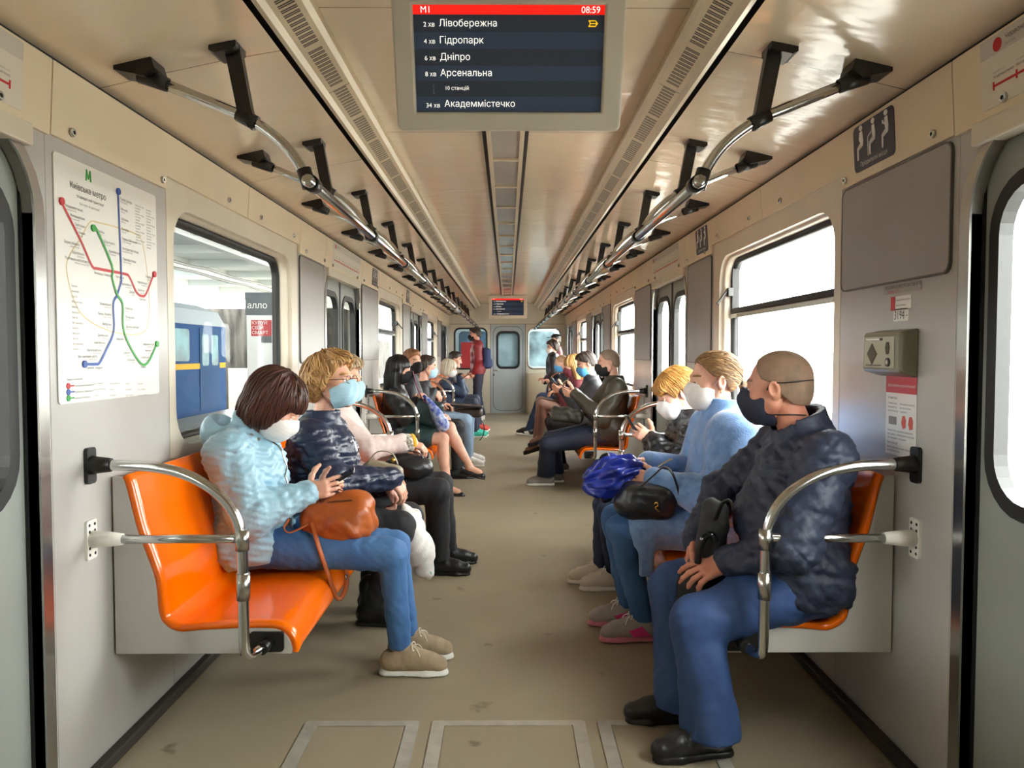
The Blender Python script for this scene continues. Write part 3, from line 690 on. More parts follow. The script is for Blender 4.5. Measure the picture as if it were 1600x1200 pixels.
mp_ = root('metro_map_poster', 'white metro map poster with red blue and green lines on the left wall', 'poster', (-W, 2.5, 1.16))
MB().slab(rrect(2.175, 2.80, 1.155, 1.865, .012), wallF(-1, .001), wallF(-1, .004)).build('sheet', M_print, mp_)
def mp(zx, zy, d=.005):
    dx = 793 - (80 + zx * .3416); y = 1202 * 1.27 / dx; py = 230 + zy * .3417
    return Vector((-W + d, y, 1.3 + (552 - py) * y / 1202))
def line3(pts, r, name, m):
    q = MB(); ribbon(q, [(p.y, p.z) for p in smooth_path(pts, 4)], 2 * r, wallF(-1, {'red_line': .0052, 'blue_line': .0058, 'green_line': .0064}.get(name, .0046))); q.build(name, m, mp_)
line3([mp(*p) for p in ((62, 258), (150, 440), (195, 545), (225, 560), (340, 582), (365, 598), (395, 665), (420, 683), (440, 670), (476, 582))], .0045, 'red_line', M_red)
line3([mp(*p) for p in ((320, 212), (327, 570), (325, 620), (305, 680), (288, 720), (288, 840), (250, 930), (220, 985), (200, 992), (150, 992))], .0045, 'blue_line', M_blue)
line3([mp(*p) for p in ((203, 375), (220, 385), (285, 545), (285, 600), (305, 675), (330, 720), (335, 850), (400, 980), (440, 985), (482, 900))], .0045, 'green_line', M_green)
line3([mp(*p, d=.003) for p in ((150, 420), (190, 350), (230, 352), (320, 375), (390, 400), (425, 440), (450, 620), (450, 780), (420, 850), (300, 850), (170, 790), (110, 700), (80, 560), (100, 490), (150, 420))], .0022, 'ring_line', M_yellowink)
for nm, m, lst in (('red_terminus', M_red, ((62, 256), (476, 584))), ('blue_terminus', M_blue, ((320, 212), (150, 992))), ('green_terminus', M_green, ((203, 376), (482, 900)))):
    q = MB()
    for p in lst: c0 = mp(*p); q.slab(circ(c0.y, c0.z, .011), wallF(-1, .0035), wallF(-1, .0095))
    q.build(nm, m, mp_)
tx = MB(); tg = MB(); ry, uz = Vector((0, 1, 0)), Vector((0, 0, 1))
text_into(tx, 'Київське метро', .0265, (-W + .0045, 2.252, 1.780), ry, uz, bold=.0009)
text_into(tx, 'та швидкісний транспорт', .0125, (-W + .0045, 2.285, 1.758), ry, uz)
text_into(tg, 'Kyiv metro & rapid transit', .0105, (-W + .0045, 2.30, 1.739), ry, uz)
def stn(lst, side, size=.0115):
    for nm, zx, zy in lst:
        p = mp(zx, zy); q = p + ry * (.014 if side > 0 else -.014); q.x = -W + .0045
        sn = MB(); text_into(sn, nm, size, q - uz * .004, ry, uz, align='LEFT' if side > 0 else 'RIGHT', bold=.0002); sn.build('station_name', M_ink, mp_)
        text_into(tg, nm, size * .62, q - uz * .012, ry, uz, align='LEFT' if side > 0 else 'RIGHT')
stn([('Академмістечко', 66, 268), ('Житомирська', 88, 312), ('Святошин', 108, 354), ('Нивки', 126, 392)], 1)
stn([('Берестейська', 152, 455), ('Шулявська', 172, 498), ('Політехнічний інститут', 194, 534), ('Арсенальна', 382, 636), ('Дніпро', 396, 668), ('Дарниця', 440, 660), ('Чернігівська', 452, 628), ('Лісова', 468, 600)], -1)
stn([('Героїв Дніпра', 320, 240), ('Мінська', 321, 285), ('Оболонь', 322, 330), ('Почайна', 323, 376), ('Тараса Шевченка', 324, 420), ('Контрактова площа', 325, 464), ('Поштова площа', 326, 512)], 1)
stn([('Олімпійська', 288, 724), ('Палац Україна', 288, 768), ('Либідська', 288, 812), ('Деміївська', 272, 862), ('Голосіївська', 258, 895), ('Васильківська', 240, 928), ('Виставковий центр', 222, 956)], -1)
stn([('Сирець', 212, 384), ('Дорогожичі', 240, 432), ("Лук'янівська", 262, 476), ('Кловська', 331, 736), ('Печерська', 332, 776), ('Дружби народів', 333, 820)], 1)
stn([('Видубичі', 344, 878), ('Славутич', 372, 940), ('Осокорки', 392, 972), ('Харківська', 455, 960), ('Вирлиця', 466, 930), ('Червоний хутір', 478, 902)], -1)
for i, (nm, zx, zy) in enumerate((('Іподром', 200, 1014), ('Теремки', 160, 1014), ('Позняки', 408, 1010), ('Вокзальна', 205, 582), ('Університет', 248, 590), ('Театральна', 300, 598), ('Гідропарк', 406, 700))):
    p = mp(zx, zy); sn = MB(); text_into(sn, nm, .010, (-W + .0045, p.y, p.z), ry, uz, bold=.0002); sn.build('station_name', M_ink, mp_)
for j in range(2):
    for i in range(14): text_into(tg, ('приміські поїзди', 'тролейбус', 'трамвай')[(i + j) % 3], .008, mp(395 + j * 50, 275 + i * 13 + j * 22, .0045), ry, uz)
for i in range(13): text_into(tg, ('Боярка', 'Вишневе', 'Фастів', 'Мотовилівка')[i % 4], .009, mp(100, 640 + i * 24, .0045), ry, uz)
for i, (nm, m) in enumerate((('Святошинсько-Броварська', M_red), ('Оболонсько-Теремківська', M_blue), ('Сирецько-Печерська', M_green))):
    p = mp(75, 1092 + 28 * i); MB().slab(circ(p.y, p.z, .009), wallF(-1, .0035), wallF(-1, .0065)).slab(rrect(p.y, p.y + .03, p.z - .002, p.z + .002, .001), wallF(-1, .0035), wallF(-1, .006)).build('legend_mark', m, mp_)
    text_into(tx, nm, .008, mp(102, 1096 + 28 * i, .0045), ry, uz)
    for jx in (190, 262, 335, 392): text_into(tg, ('Міська електричка', 'Станція', 'Пересадка', 'Пункт продажу')[(jx // 60 + i) % 4], .0075, mp(jx, 1085 + 27 * i, .0045), ry, uz)
text_into(tx, 'Умовні позначення', .009, mp(68, 1068, .0045), ry, uz)
tx.build('black_lettering', M_ink, mp_); tg.build('grey_lettering', M_inkgrey, mp_)
lg = MB()
p = mp(188, 142); h = .017
for a in (((-1, -1), (-.6, -1), (-.45, .2), (-.55, 1), (-.75, 1)), ((1, -1), (.6, -1), (.45, .2), (.55, 1), (.75, 1)), ((-.75, 1), (-.5, 1), (.12, -.7), (-.12, -.7)), ((.75, 1), (.5, 1), (-.12, -.7), (.12, -.7))):
    lg.slab([(p.y + x * h * .95, p.z + z * h) for x, z in a], wallF(-1, .0035), wallF(-1, .0055))
lg.build('green_metro_logo', M_green, mp_)

def seat_figure(mb, F, cx, cz, k, kind):
    L = lambda *pp: mb.slab([(cx + x * k, cz + z * k) for x, z in pp], F(.003), F(.0045))
    mb.slab(circ(cx + .005 * k, cz + .062 * k, .013 * k, 14), F(.003), F(.0045))
    L((-.004, .043), (.016, .046), (.022, .0), (.018, -.028), (-.01, -.036), (-.016, -.022), (.0, -.01), (-.012 if kind == 0 else -.004, .01))
    L((-.006, -.012), (.018, -.028), (-.014, -.040), (-.026, -.026)); L((-.028, -.026), (-.017, -.034), (-.02, -.088), (-.03, -.088))
    if kind == 1: L((-.012, .01), (-.032, .0), (-.034, .006), (-.010, .02)); L((-.040, .004), (-.036, .004), (-.038, -.09), (-.042, -.09))
    if kind == 2: L((-.004, .012), (-.022, .02), (-.022, .034), (-.016, .036), (-.012, .026), (.0, .02))
def priority_sign(s, y, lab):
    r = root('priority_seat_sign', lab, 'sign', (s * W, y, 1.95), 'dark priority seat signs')
    d0 = .0165
    tl = .012 / .2       # the frieze leans inwards slightly
    F = lambda d: (lambda p: (s * (W - .012 - (p[1] - 1.905) * tl - d), p[0], p[1]))
    MB().slab(rrect(y - .142, y + .142, 1.935, 2.092, .02), F(.0005), F(.003)).build('plate', M_navyprint, r)
    m = MB(); sg = -1 if s < 0 else 1
    for i, dy in enumerate((-.088, .0, .088)):
        G = lambda d, dy=dy: (lambda p: F(d)((y + sg * -1 * (dy + (p[0] - dy) * 1.3), p[1])))
        seat_figure(m, G, dy, 2.036, .70, i)
    rt, up = wall_axes(s)
    text_into(m, 'Пріоритетні місця', .022, Vector(F(.0035)((y, 1.949))), rt, up, align='CENTER', bold=.0003)
    m.build('pictograms', M_print, r)
priority_sign(1, 2.61, 'dark navy priority seat sign with white figures, above the grey panel on the right')
priority_sign(1, 4.90, 'small dark priority seat sign on the right, between window and second door')
priority_sign(-1, 7.3, 'small dark priority seat sign on the left, just past the second door')
priority_sign(-1, 9.7, 'tiny dark priority seat sign on the left, past the middle window')

def line_strip(s, y0, y1, lab):
    r = root('line_map_strip', lab, 'line map', (s * W, (y0 + y1) / 2, 1.95), 'white line map strips over the doors')
    tl = .06; F = lambda d: (lambda p: (s * (W - .012 - (p[1] - 1.905) * tl - d), p[0], p[1]))
    MB().slab(rrect(y0, y1, 1.925, 2.098, .004), F(.0004), F(.002)).build('sheet', mat('off_white_sticker', 'ddd6c8', .4), r)
    MB().slab(rrect(y0, y1, 2.052, 2.098, .002), F(.002), F(.0026)).build('header_band', mat('pale_grey_sticker', 'c9c2b8', .4), r)
    m = MB(); m.slab(rrect(y0 + .05, y1 - .05, 1.972, 1.978, .001), F(.002), F(.003))
    names = ['Академмістечко', 'Житомирська', 'Святошин', 'Нивки', 'Берестейська', 'Шулявська', 'Вокзальна', 'Університет', 'Театральна', 'Хрещатик', 'Арсенальна', 'Дніпро']
    rt, up = wall_axes(s); n = len(names); tm = MB(); tg = MB()
    if s < 0: names = names[::-1]
    for i, nm in enumerate(names):
        y = y0 + .05 + (y1 - y0 - .1) * (i + .0) / (n - 1)
        if s > 0: y = y1 - .05 - (y1 - y0 - .1) * i / (n - 1)
        m.slab(rrect(y - .003, y + .003, 1.965, 1.986, .001), F(.002), F(.003))
        text_into(tm, nm, .0098, Vector(F(.0025)((y, 1.993))), rt, up, align=('LEFT' if s > 0 else 'RIGHT'), bold=.0003)
        text_into(tg, nm, .006, Vector(F(.0025)((y, 2.006))), rt, up, align=('LEFT' if s > 0 else 'RIGHT'))
    yc = y1 - .07 if s > 0 else y0 + .07
    m.slab(circ(yc, 2.072, .017), F(.0026), F(.0036)); m.build('red_line', M_red, r)
    text_into(tm, 'Червона лінія', .018, Vector(F(.003)((yc - s * .03, 2.073))), rt, up, bold=.0003); tm.build('lettering', M_ink, r)
    text_into(tg, 'Red line', .012, Vector(F(.003)((yc - s * .03, 2.058))), rt, up); tg.build('grey_lettering', M_inkgrey, r)
for s, n in ((-1, 'left'), (1, 'right')):
    line_strip(s, .95, 2.02, 'white red-line map strip over the nearest door on the %s' % n)
    line_strip(s, 5.55, 6.55, 'white red-line map strip over the second door on the %s' % n)

# intercom box on the right wall
ib = root('intercom_box', 'olive grey metal intercom box with speaker grille on the right wall', 'intercom', (W, 2.52, 1.28))
za, zb = 1.255, 1.392
fr = lambda p: (W - p[0], p[1])
m = MB(); m.slab([(0, 1.39), (.075, 1.38), (.085, 1.37), (.085, 1.262), (.078, 1.255), (0, 1.238)], lambda p: (W - p[0], 2.405, p[1]), lambda p: (W - p[0], 2.66, p[1]))
mo = mat('olive_grey_metal', '807f6a', .38, metal=.3, var=.08, vscale=6)
m.build('housing', mo, ib, bev=.006)
fp = MB().box((W - .087, 2.43, 1.268), (W - .084, 2.645, 1.366)).build('face_plate', mat('pale_olive_plate', 'a5a28c', .35, metal=.3), ib)
fF = lambda d: (lambda p: (W - .087 - d, p[0], p[1]))
k = MB(); k.slab([(2.585 + .036 * math.cos(a), 1.312 + .034 * math.sin(a)) for a in (0, PI / 2, PI, 3 * PI / 2)], fF(0), fF(.002)); k.build('speaker_grille', mat('brown_grille', '4d4632', .6), fp); k = MB(); k.slab([(2.475 + .015 * math.cos(a), 1.330 + .022 * math.sin(a)) for a in np.arange(6) * PI / 3], fF(0), fF(.002)); k.build('microphone_grille', mat('brown_grille', '4d4632', .6), fp)
MB().box((W - .0885, 2.51, 1.3545), (W - .086, 2.635, 1.362)).build('indicator_slot', M_black, fp); MB().box((W - .0895, 2.53, 1.3555), (W - .087, 2.63, 1.361)).build('white_strip', M_print, fp)
k = MB().tube([(W - .086, 2.47, 1.286), (W - .092, 2.47, 1.286)], .014, 16); k.build('call_button', M_black, fp); MB().tube([(W - .09, 2.47, 1.286), (W - .094, 2.47, 1.286)], .007, 12).build('button_centre', M_alu, fp)
MB().box((W - .0885, 2.52, 1.274), (W - .086, 2.63, 1.277)).build('lower_slot', M_black, fp)
ib.location.y -= .082; ib.location.z -= .014; ib.scale = (.74, .92, 1)
# notices
def notice(name, lab, y0, y1, z0, z1, m=M_print):
    r = root(name, lab, 'notice', (W, (y0 + y1) / 2, z0)); MB().slab(rrect(y0, y1, z0, z1, .004), wallF(1, .0008), wallF(1, .002)).build('sheet', m, r); return r
rt, up = wall_axes(1)
nn = notice('number_sticker', 'small white sticker with car number 3194 above the intercom box', 2.475, 2.567, 1.402, 1.442)
m = MB(); text_into(m, '3194', .040, (W - .0025, 2.562, 1.408), rt, up, bold=.0012, squeeze=.82); text_into(m, '-', .03, (W - .0025, 2.488, 1.412), rt, up, bold=.001); m.build('digits', M_navyprint, nn); nn.location.y -= .08
nn = notice('contact_sticker', 'small white sticker with a red edge, directly above the number 3194', 2.45, 2.575, 1.446, 1.49)
MB().slab(rrect(2.548, 2.575, 1.446, 1.49, .003), wallF(1, .002), wallF(1, .0028)).build('red_edge', M_red, nn)
m = MB(); text_into(m, 'Інформаційна служба', .0082, (W - .0025, 2.543, 1.475), rt, up); m.build('lettering', M_ink, nn); m = MB(); text_into(m, 'метрополітену', .0082, (W - .0025, 2.54, 1.458), rt, up); m.build('lettering', M_ink, nn); nn.location.y -= .07; nn.location.z -= .008
nn = notice('advert_sticker', 'torn clear advertising sticker just below the dark grey blank panel', 2.395, 2.63, 1.472, 1.50, mat('worn_clear_sticker', 'a8a59e', .35))

m = MB(); text_into(m, 'РЕКЛАМА В МЕТРО', .014, (W - .0025, 2.615, 1.488), rt, up, bold=.0003); text_into(m, '067 208 00 70', .014, (W - .0025, 2.475, 1.488), rt, up, bold=.0003); m.build('lettering', M_ink, nn)
m = MB(); text_into(m, 'Метро АРТ', .014, (W - .0025, 2.60, 1.474), rt, up, bold=.0004); m.build('red_lettering', M_red, nn); nn.location.y -= .072; nn.location.z += .020
nn = notice('instruction_sheet', 'tall white instruction sheet with a red header below the intercom box', 2.405, 2.54, .985, 1.245)
MB().slab(rrect(2.405, 2.54, 1.185, 1.245, .002), wallF(1, .002), wallF(1, .003)).build('red_header', M_red, nn)
m = MB(); text_into(m, 'Що робити у разі пожежі', .0125, (W - .0035, 2.53, 1.205), rt, up, squeeze=.8); m.build('header_lettering', M_print, nn)
m = MB()
text_into(m, 'У вагоні', .011, (W - .0025, 2.53, 1.165), rt, up, bold=.0004)
for i, (a, b_) in enumerate((('Повідомте', 'Використовуйте'), ('машиністу', 'вогнегасник'), ('про пожежу', 'у вагоні'))):
    text_into(m, a, .008, (W - .0025, 2.53, 1.148 - .012 * i), rt, up); text_into(m, b_, .008, (W - .0025, 2.475, 1.148 - .012 * i), rt, up)
for i, t_ in enumerate(('Захистіть органи дихання', 'від диму, зберігайте спокій', 'та чекайте зупинки')): text_into(m, t_, .009, (W - .0025, 2.53, 1.06 - .012 * i), rt, up)
text_into(m, 'На станції', .010, (W - .0025, 2.53, 1.02), rt, up, bold=.0004); text_into(m, 'Виконуйте вказівки персоналу', .008, (W - .0025, 2.53, 1.006), rt, up); text_into(m, 'метрополітену', .008, (W - .0025, 2.53, .995), rt, up)
m.build('lettering', M_ink, nn)
MB().slab(rrect(2.49, 2.525, 1.082, 1.108, .001), wallF(1, .002), wallF(1, .0028)).build('intercom_drawing', M_inkgrey, nn)
k = MB()
for y in (2.458, 2.428): k.slab([(y + a, 1.095 + b_) for a, b_ in ((-.009, -.018), (.004, -.022), (.010, -.004), (.006, .018), (-.004, .02), (-.010, .006))], wallF(1, .002), wallF(1, .0028))
k.build('red_drawing', mat('orange_red_ink', 'd2512f', .5), nn); nn.location.y = 2.43; nn.location.z -= .012; nn.scale.y = 1.4

# floor hatches
for i, (xa, xb, lab) in enumerate(((-.70, -.30, 'aluminium framed floor hatch, leftmost of the three'), (-.255, .282, 'widest aluminium framed floor hatch, in the middle of the aisle'), (.325, .72, 'aluminium framed floor hatch under the black shoes of the man on the right'))):
    r = root('floor_hatch', lab, 'floor hatch', ((xa + xb) / 2, 2.3, .0), 'floor hatches')
    MB().ring(rrect(xa, xb, 1.95, 2.668, .012), rrect(xa + .045, xb - .045, 1.995, 2.632, .004), lambda p: (p[0], p[1], .0045), lambda p: (p[0], p[1], -.001)).build('frame', M_alu, r)
    MB().slab(rrect(xa + .048, xb - .048, 1.998, 2.629, .004), lambda p: (p[0], p[1], .002), lambda p: (p[0], p[1], -.001)).build('lid', M_floor, r)

# cabinet in the far right corner
cb = root('end_cabinet', 'low cream cabinet in the far right corner by the end door', 'cabinet', (.85, Y1 - .1, 0))
MB().box((.44, Y1 - .16, .0), (1.2, Y1 - .005, .88)).build('body', M_wcream, cb, bev=.008)
MB().box((.47, Y1 - .168, .05), (.80, Y1 - .16, .84)).build('door', M_cream, cb, bev=.004)
MB().tube([(.77, Y1 - .168, .45), (.77, Y1 - .185, .45)], .012, 8).build('knob', M_black, cb)
# ---------------------------------------------------------------- smooth solid modelling: soft unions meshed by surface nets
def smin(a, b, k):
    h = np.clip(.5 + .5 * (b - a) / k, 0, 1); return b + (a - b) * h - k * h * (1 - h)
class Solid:
    def __init__(s): s.ops = []
    def _add(s, fn, c, ext, k, op): s.ops.append((op, fn, np.array(c, float), float(ext), k)); return s
    def cone(s, a, b, ra, rb, k=.02, op='u', ring=None, sq=None):
        a = np.array(a, float); b = np.array(b, float); ba = b - a; L2 = max(float(ba @ ba), 1e-9)
        if sq is not None: sn = np.array(sq[0], float); sf = sq[1]
        def fn(X, Y, Z):
            x = X - a[0]; y = Y - a[1]; z = Z - a[2]
            if sq is not None:
                e = (x * sn[0] + y * sn[1] + z * sn[2]) * (sf - 1); x = x + e * sn[0]; y = y + e * sn[1]; z = z + e * sn[2]
            t = np.clip((x * ba[0] + y * ba[1] + z * ba[2]) / L2, 0, 1)
            r = ra + (rb - ra) * t
            if ring: r = r + ring[0] * (np.abs(np.sin(PI * ring[1] * t)) - .5)
            return np.sqrt((x - t * ba[0]) ** 2 + (y - t * ba[1]) ** 2 + (z - t * ba[2]) ** 2) - r
        return s._add(fn, (a + b) / 2, math.sqrt(L2) / 2 + max(ra, rb), k, op)
    def chain(s, pts, rs, k=.02, **kw):
        for i in range(len(pts) - 1): s.cone(pts[i], pts[i + 1], rs[i], rs[i + 1], k if i == 0 else max(.004, min(k, .01)), **kw)
        return s
    def ell(s, c, r, rot=None, k=.02, op='u'):
        c = np.array(c, float); r = np.array(r, float); Mx = np.eye(3) if rot is None else np.array(rot, float)
        def fn(X, Y, Z):
            x = X - c[0]; y = Y - c[1]; z = Z - c[2]
            q = [(x * Mx[0, i] + y * Mx[1, i] + z * Mx[2, i]) / r[i] for i in range(3)]
            k0 = np.sqrt(q[0] ** 2 + q[1] ** 2 + q[2] ** 2) + 1e-9
            k1 = np.sqrt((q[0] / r[0]) ** 2 + (q[1] / r[1]) ** 2 + (q[2] / r[2]) ** 2) + 1e-9
            return k0 * (k0 - 1) / k1
        return s._add(fn, c, r.max(), k, op)
    def rbox(s, c, h, rd, rot=None, k=.02, op='u'):
        c = np.array(c, float); h = np.array(h, float); Mx = np.eye(3) if rot is None else np.array(rot, float)
        def fn(X, Y, Z):
            x = X - c[0]; y = Y - c[1]; z = Z - c[2]
            q = [np.abs(x * Mx[0, i] + y * Mx[1, i] + z * Mx[2, i]) - (h[i] - rd) for i in range(3)]
            o = np.sqrt(sum(np.maximum(t, 0) ** 2 for t in q)); return o + np.minimum(np.maximum(np.maximum(q[0], q[1]), q[2]), 0) - rd
        return s._add(fn, c, float(np.linalg.norm(h)), k, op)
    def cut(s, o, n, k=0):
        o = np.array(o, float); n = np.array(n, float); n = n / np.linalg.norm(n)
        s.ops.append(('cut', lambda X, Y, Z: (X - o[0]) * n[0] + (Y - o[1]) * n[1] + (Z - o[2]) * n[2], None, None, k)); return s
    def warp(s, fn): s.ops.append(('w', fn, None, None, 0)); return s
    def bounds(s):
        lo = np.full(3, 1e9); hi = -lo
        for op, fn, c, e, k in s.ops:
            if op == 'u': lo = np.minimum(lo, c - e); hi = np.maximum(hi, c + e)
        return lo, hi
    def val(s, P):
        P = np.atleast_2d(np.array(P, float)); X, Y, Z = P.T; d = np.full(len(P), 10.)
        for op, fn, c, e, k in s.ops:
            if op == 'u': d = smin(d, fn(X, Y, Z), k)
            elif op == 's': d = -smin(-d, fn(X, Y, Z), k)
            elif op == 'cut': d = np.maximum(d, fn(X, Y, Z))
            elif op == 'w': d = d + fn(X, Y, Z)
        return d
    def hit(s, o, dr, far=.6):
        """outermost surface point along the ray o + t*dr"""
        o = np.array(o, float); dr = np.array(dr, float); dr = dr / np.linalg.norm(dr); t = np.linspace(0, far, 160)
        d = s.val(o + t[:, None] * dr); i = np.where(d < 0)[0]
        return Vector(o + dr * (t[i[-1]] if len(i) else 0))
    def grid(s, h, pad=.03):
        lo, hi = s.bounds(); lo = lo - pad; hi = hi + pad
        ax = [np.arange(lo[i], hi[i] + h, h) for i in range(3)]
        D = np.full([len(a) for a in ax], 10., np.float32)
        X = ax[0][:, None, None]; Y = ax[1][None, :, None]; Z = ax[2][None, None, :]
        for op, fn, c, e, k in s.ops:
            if op in 'us':
                m = e + max(k * 1.2, 3 * h) + .012
                sl = []
                for i in range(3):
                    a = max(0, int((c[i] - m - lo[i]) / h)); b = min(len(ax[i]), int((c[i] + m - lo[i]) / h) + 2); sl.append(slice(a, max(a, b)))
                sl = tuple(sl)
                v = fn(X[sl[0]], Y[:, sl[1]], Z[:, :, sl[2]])
                D[sl] = smin(D[sl], v, k) if op == 'u' else -smin(-D[sl], v, k)
            elif op == 'cut': D = np.maximum(D, fn(X, Y, Z))
            else:
                I = np.where(np.abs(D) < .06)
                D[I] += fn(ax[0][I[0]], ax[1][I[1]], ax[2][I[2]])
        return D, lo, h
def nets(D, lo, h):
    sg = D < 0; n = np.zeros([k - 1 for k in D.shape], np.int8)
    for a in (0, 1):
        for b in (0, 1):
            for c in (0, 1): n += sg[a:D.shape[0] - 1 + a, b:D.shape[1] - 1 + b, c:D.shape[2] - 1 + c]
    act = (n > 0) & (n < 8); idx = np.argwhere(act)
    if len(idx) == 0: return np.zeros((0, 3)), np.zeros((0, 4), int)
    pos = np.zeros((len(idx), 3)); cnt = np.zeros(len(idx))
    cor = [np.array((a, b, c)) for a in (0, 1) for b in (0, 1) for c in (0, 1)]
    for i in range(8):
        for j in range(i + 1, 8):
            if abs(cor[i] - cor[j]).sum() != 1: continue
            v1 = D[tuple((idx + cor[i]).T)].astype(float); v2 = D[tuple((idx + cor[j]).T)].astype(float)
            cr = (v1 < 0) != (v2 < 0)
            t = np.where(cr, np.clip(v1 / np.where(cr, v1 - v2, 1), 0, 1), 0)
            pos += cr[:, None] * (cor[i] + t[:, None] * (cor[j] - cor[i])); cnt += cr
    V = lo + (idx + pos / cnt[:, None]) * h
    vid = np.full(act.shape, -1, np.int64); vid[act] = np.arange(len(idx))
    Fs = []
    for ax in range(3):
        u, w = (ax + 1) % 3, (ax + 2) % 3
        A = [slice(None)] * 3; B = [slice(None)] * 3; A[ax] = slice(0, -1); B[ax] = slice(1, None)
        p = np.argwhere(sg[tuple(A)] != sg[tuple(B)])
        ok = np.ones(len(p), bool)
        for q in (u, w): ok &= (p[:, q] > 0) & (p[:, q] < D.shape[q] - 1)
        p = p[ok]
        if not len(p): continue
        eu = np.zeros(3, int); eu[u] = 1; ew = np.zeros(3, int); ew[w] = 1
        qd = np.stack([vid[tuple(x.T)] for x in (p, p - eu, p - eu - ew, p - ew)], 1)
        fl = sg[tuple(p.T)]; qd[~fl] = qd[~fl][:, ::-1]; Fs.append(qd)
    F = np.concatenate(Fs); F = F[(F >= 0).all(1)]
    return V, F
def solid_mesh(s, h, pad=.03): return nets(*s.grid(h, pad))
def np_obj(name, V, F, mats, parent=None, mi=None, attr=None, **kw):
    me = bpy.data.meshes.new(name); n = len(F)
    me.vertices.add(len(V)); me.vertices.foreach_set('co', np.asarray(V, np.float32).ravel())
    me.loops.add(n * 4); me.loops.foreach_set('vertex_index', np.asarray(F, np.int32).ravel())
    me.polygons.add(n); me.polygons.foreach_set('loop_start', np.arange(0, n * 4, 4, dtype=np.int32))
    me.update(calc_edges=True)
    for m in (mats if isinstance(mats, (list, tuple)) else [mats]): me.materials.append(m)
    if mi is not None: me.polygons.foreach_set('material_index', np.asarray(mi, np.int32))
    me.polygons.foreach_set('use_smooth', np.ones(n, bool))
    if attr is not None:
        a = me.attributes.new('flow', 'FLOAT_VECTOR', 'POINT'); a.data.foreach_set('vector', np.asarray(attr, np.float32).ravel())
    me.validate()
    return link(name, me, parent, **kw)
def sobj(name, s, h, m, parent=None, **kw):
    V, F = solid_mesh(s, h); return np_obj(name, V, F, m, parent, **kw)
def folds(seed, freq, amp, stretch=(1, 1, 1), ridge=.5):
    """cloth-like wrinkle field"""
    r = np.random.default_rng(seed); K = []
    for i in range(5):
        d = r.normal(size=3); d /= np.linalg.norm(d); K.append((d * freq * (.7 + 1.1 * r.random()) * np.array(stretch), r.random() * 6.3, r.normal(size=3) * freq * .45, r.random() * 6.3))
    def fn(X, Y, Z):
        t = 0
        for k, p, k2, p2 in K:
            q = np.sin(k[0] * X + k[1] * Y + k[2] * Z + p + 1.6 * np.sin(k2[0] * X + k2[1] * Y + k2[2] * Z + p2))
            t = t + q * (1 - ridge) + ridge * (1 - 2 * np.abs(q))
        return t * (amp / 5 * 1.6)
    return fn

# ---------------------------------------------------------------- people: shared head, hand and shoe shapes
M_skin = mat('skin_fair', 'e2b39b', .48, var=.14, vscale=14, vcol='d59c84', sss=.12, bump=.05, bscale=220, bdist=.001)
M_skin2 = mat('skin_ruddy', 'cf9579', .48, var=.16, vscale=14, vcol='bd7660', sss=.12)
M_tights = mat('sheer_brown_tights', '8d6a5c', .45, var=.1, vscale=8)
M_eyew = mat('eye_white', 'e6e0da', .2); M_iris = mat('eye_iris', '38302a', .15); M_lip = mat('lips', 'b06a62', .4)
M_mwhite = mat('mask_white', 'e9e6e2', .7, bump=.1, bscale=300, bdist=.0006); M_mblue = mat('mask_pale_blue', 'a9d0e2', .7, bump=.1, bscale=300, bdist=.0006)
M_mbright = mat('mask_bright_blue', '56a5dc', .7); M_mblack = mat('mask_black', '17171a', .75); M_mnavy = mat('mask_navy', '1e2336', .75, bump=.1, bscale=200)
M_loop = mat('ear_loop_white', 'e2dfda', .6)
def hairmat(name, a, b, rough=.42):
    return mat(name, a, rough, var=.5, vscale=3.2, vcol=b, bump=.7, bscale=5, bdist=.004, attr='flow', stretch=(9, 9, .8), detail=6, spec=.4)
def head_solid(male, ears=True):
    s = Solid(); j = 1.0 if male else .93
    s.ell((0, -.012, .036), (.076, .098, .087), k=.02).ell((0, .028, -.035), (.063 * j, .066, .086), k=.04)
    for q in (-1, 1):
        s.cone((q * .055 * j, .0, -.052), (q * .014, .070, -.100), .021, .018, .03)
        s.ell((q * .041, .058, -.026), (.024, .024, .024), k=.03)
    s.ell((0, .074, -.098), (.02 * j, .018, .018), k=.025)
    s.cone((-.032, .083, .024), (.032, .083, .024), .012, .012, .018)
    for q in (-1, 1): s.ell((q * .031, .100, .002), (.017, .016, .0125), k=.014, op='s')
    s.chain([(0, .090, .016), (0, .104, -.012), (0, .113, -.030)], [.008, .0095, .0115], .014)
    for q in (-1, 1): s.ell((q * .012, .101, -.034), (.008, .011, .008), k=.008)
    for q in (-1, 1):
        s.ell((q * .031, .0795, .001), (.0135, .0135, .0135), k=.003)
        s.cone((q * .019, .0905, .007), (q * .043, .0865, .0065), .0042, .0036, .005)
        s.cone((q * .019, .0905, -.007), (q * .043, .0865, -.0065), .0035, .003, .005)
    s.cone((-.020, .092, -.0615), (.020, .092, -.0615), .0055, .0055, .008).cone((-.016, .0925, -.071), (.016, .0925, -.071), .007, .007, .008)
    s.cone((-.022, .102, -.0662), (.022, .102, -.0662), .0022, .0022, .004, op='s')
    if ears:
        for q in (-1, 1):
            rot = Euler((R(-12), R(q * 14), R(-q * 22))).to_matrix()
            s.ell((q * .082, -.012, -.004), (.010, .021, .034), rot, .007)
            s.ell((q * .093, -.009, .002), (.009, .0115, .020), rot, .005, op='s')
    return s
HEADC = {}
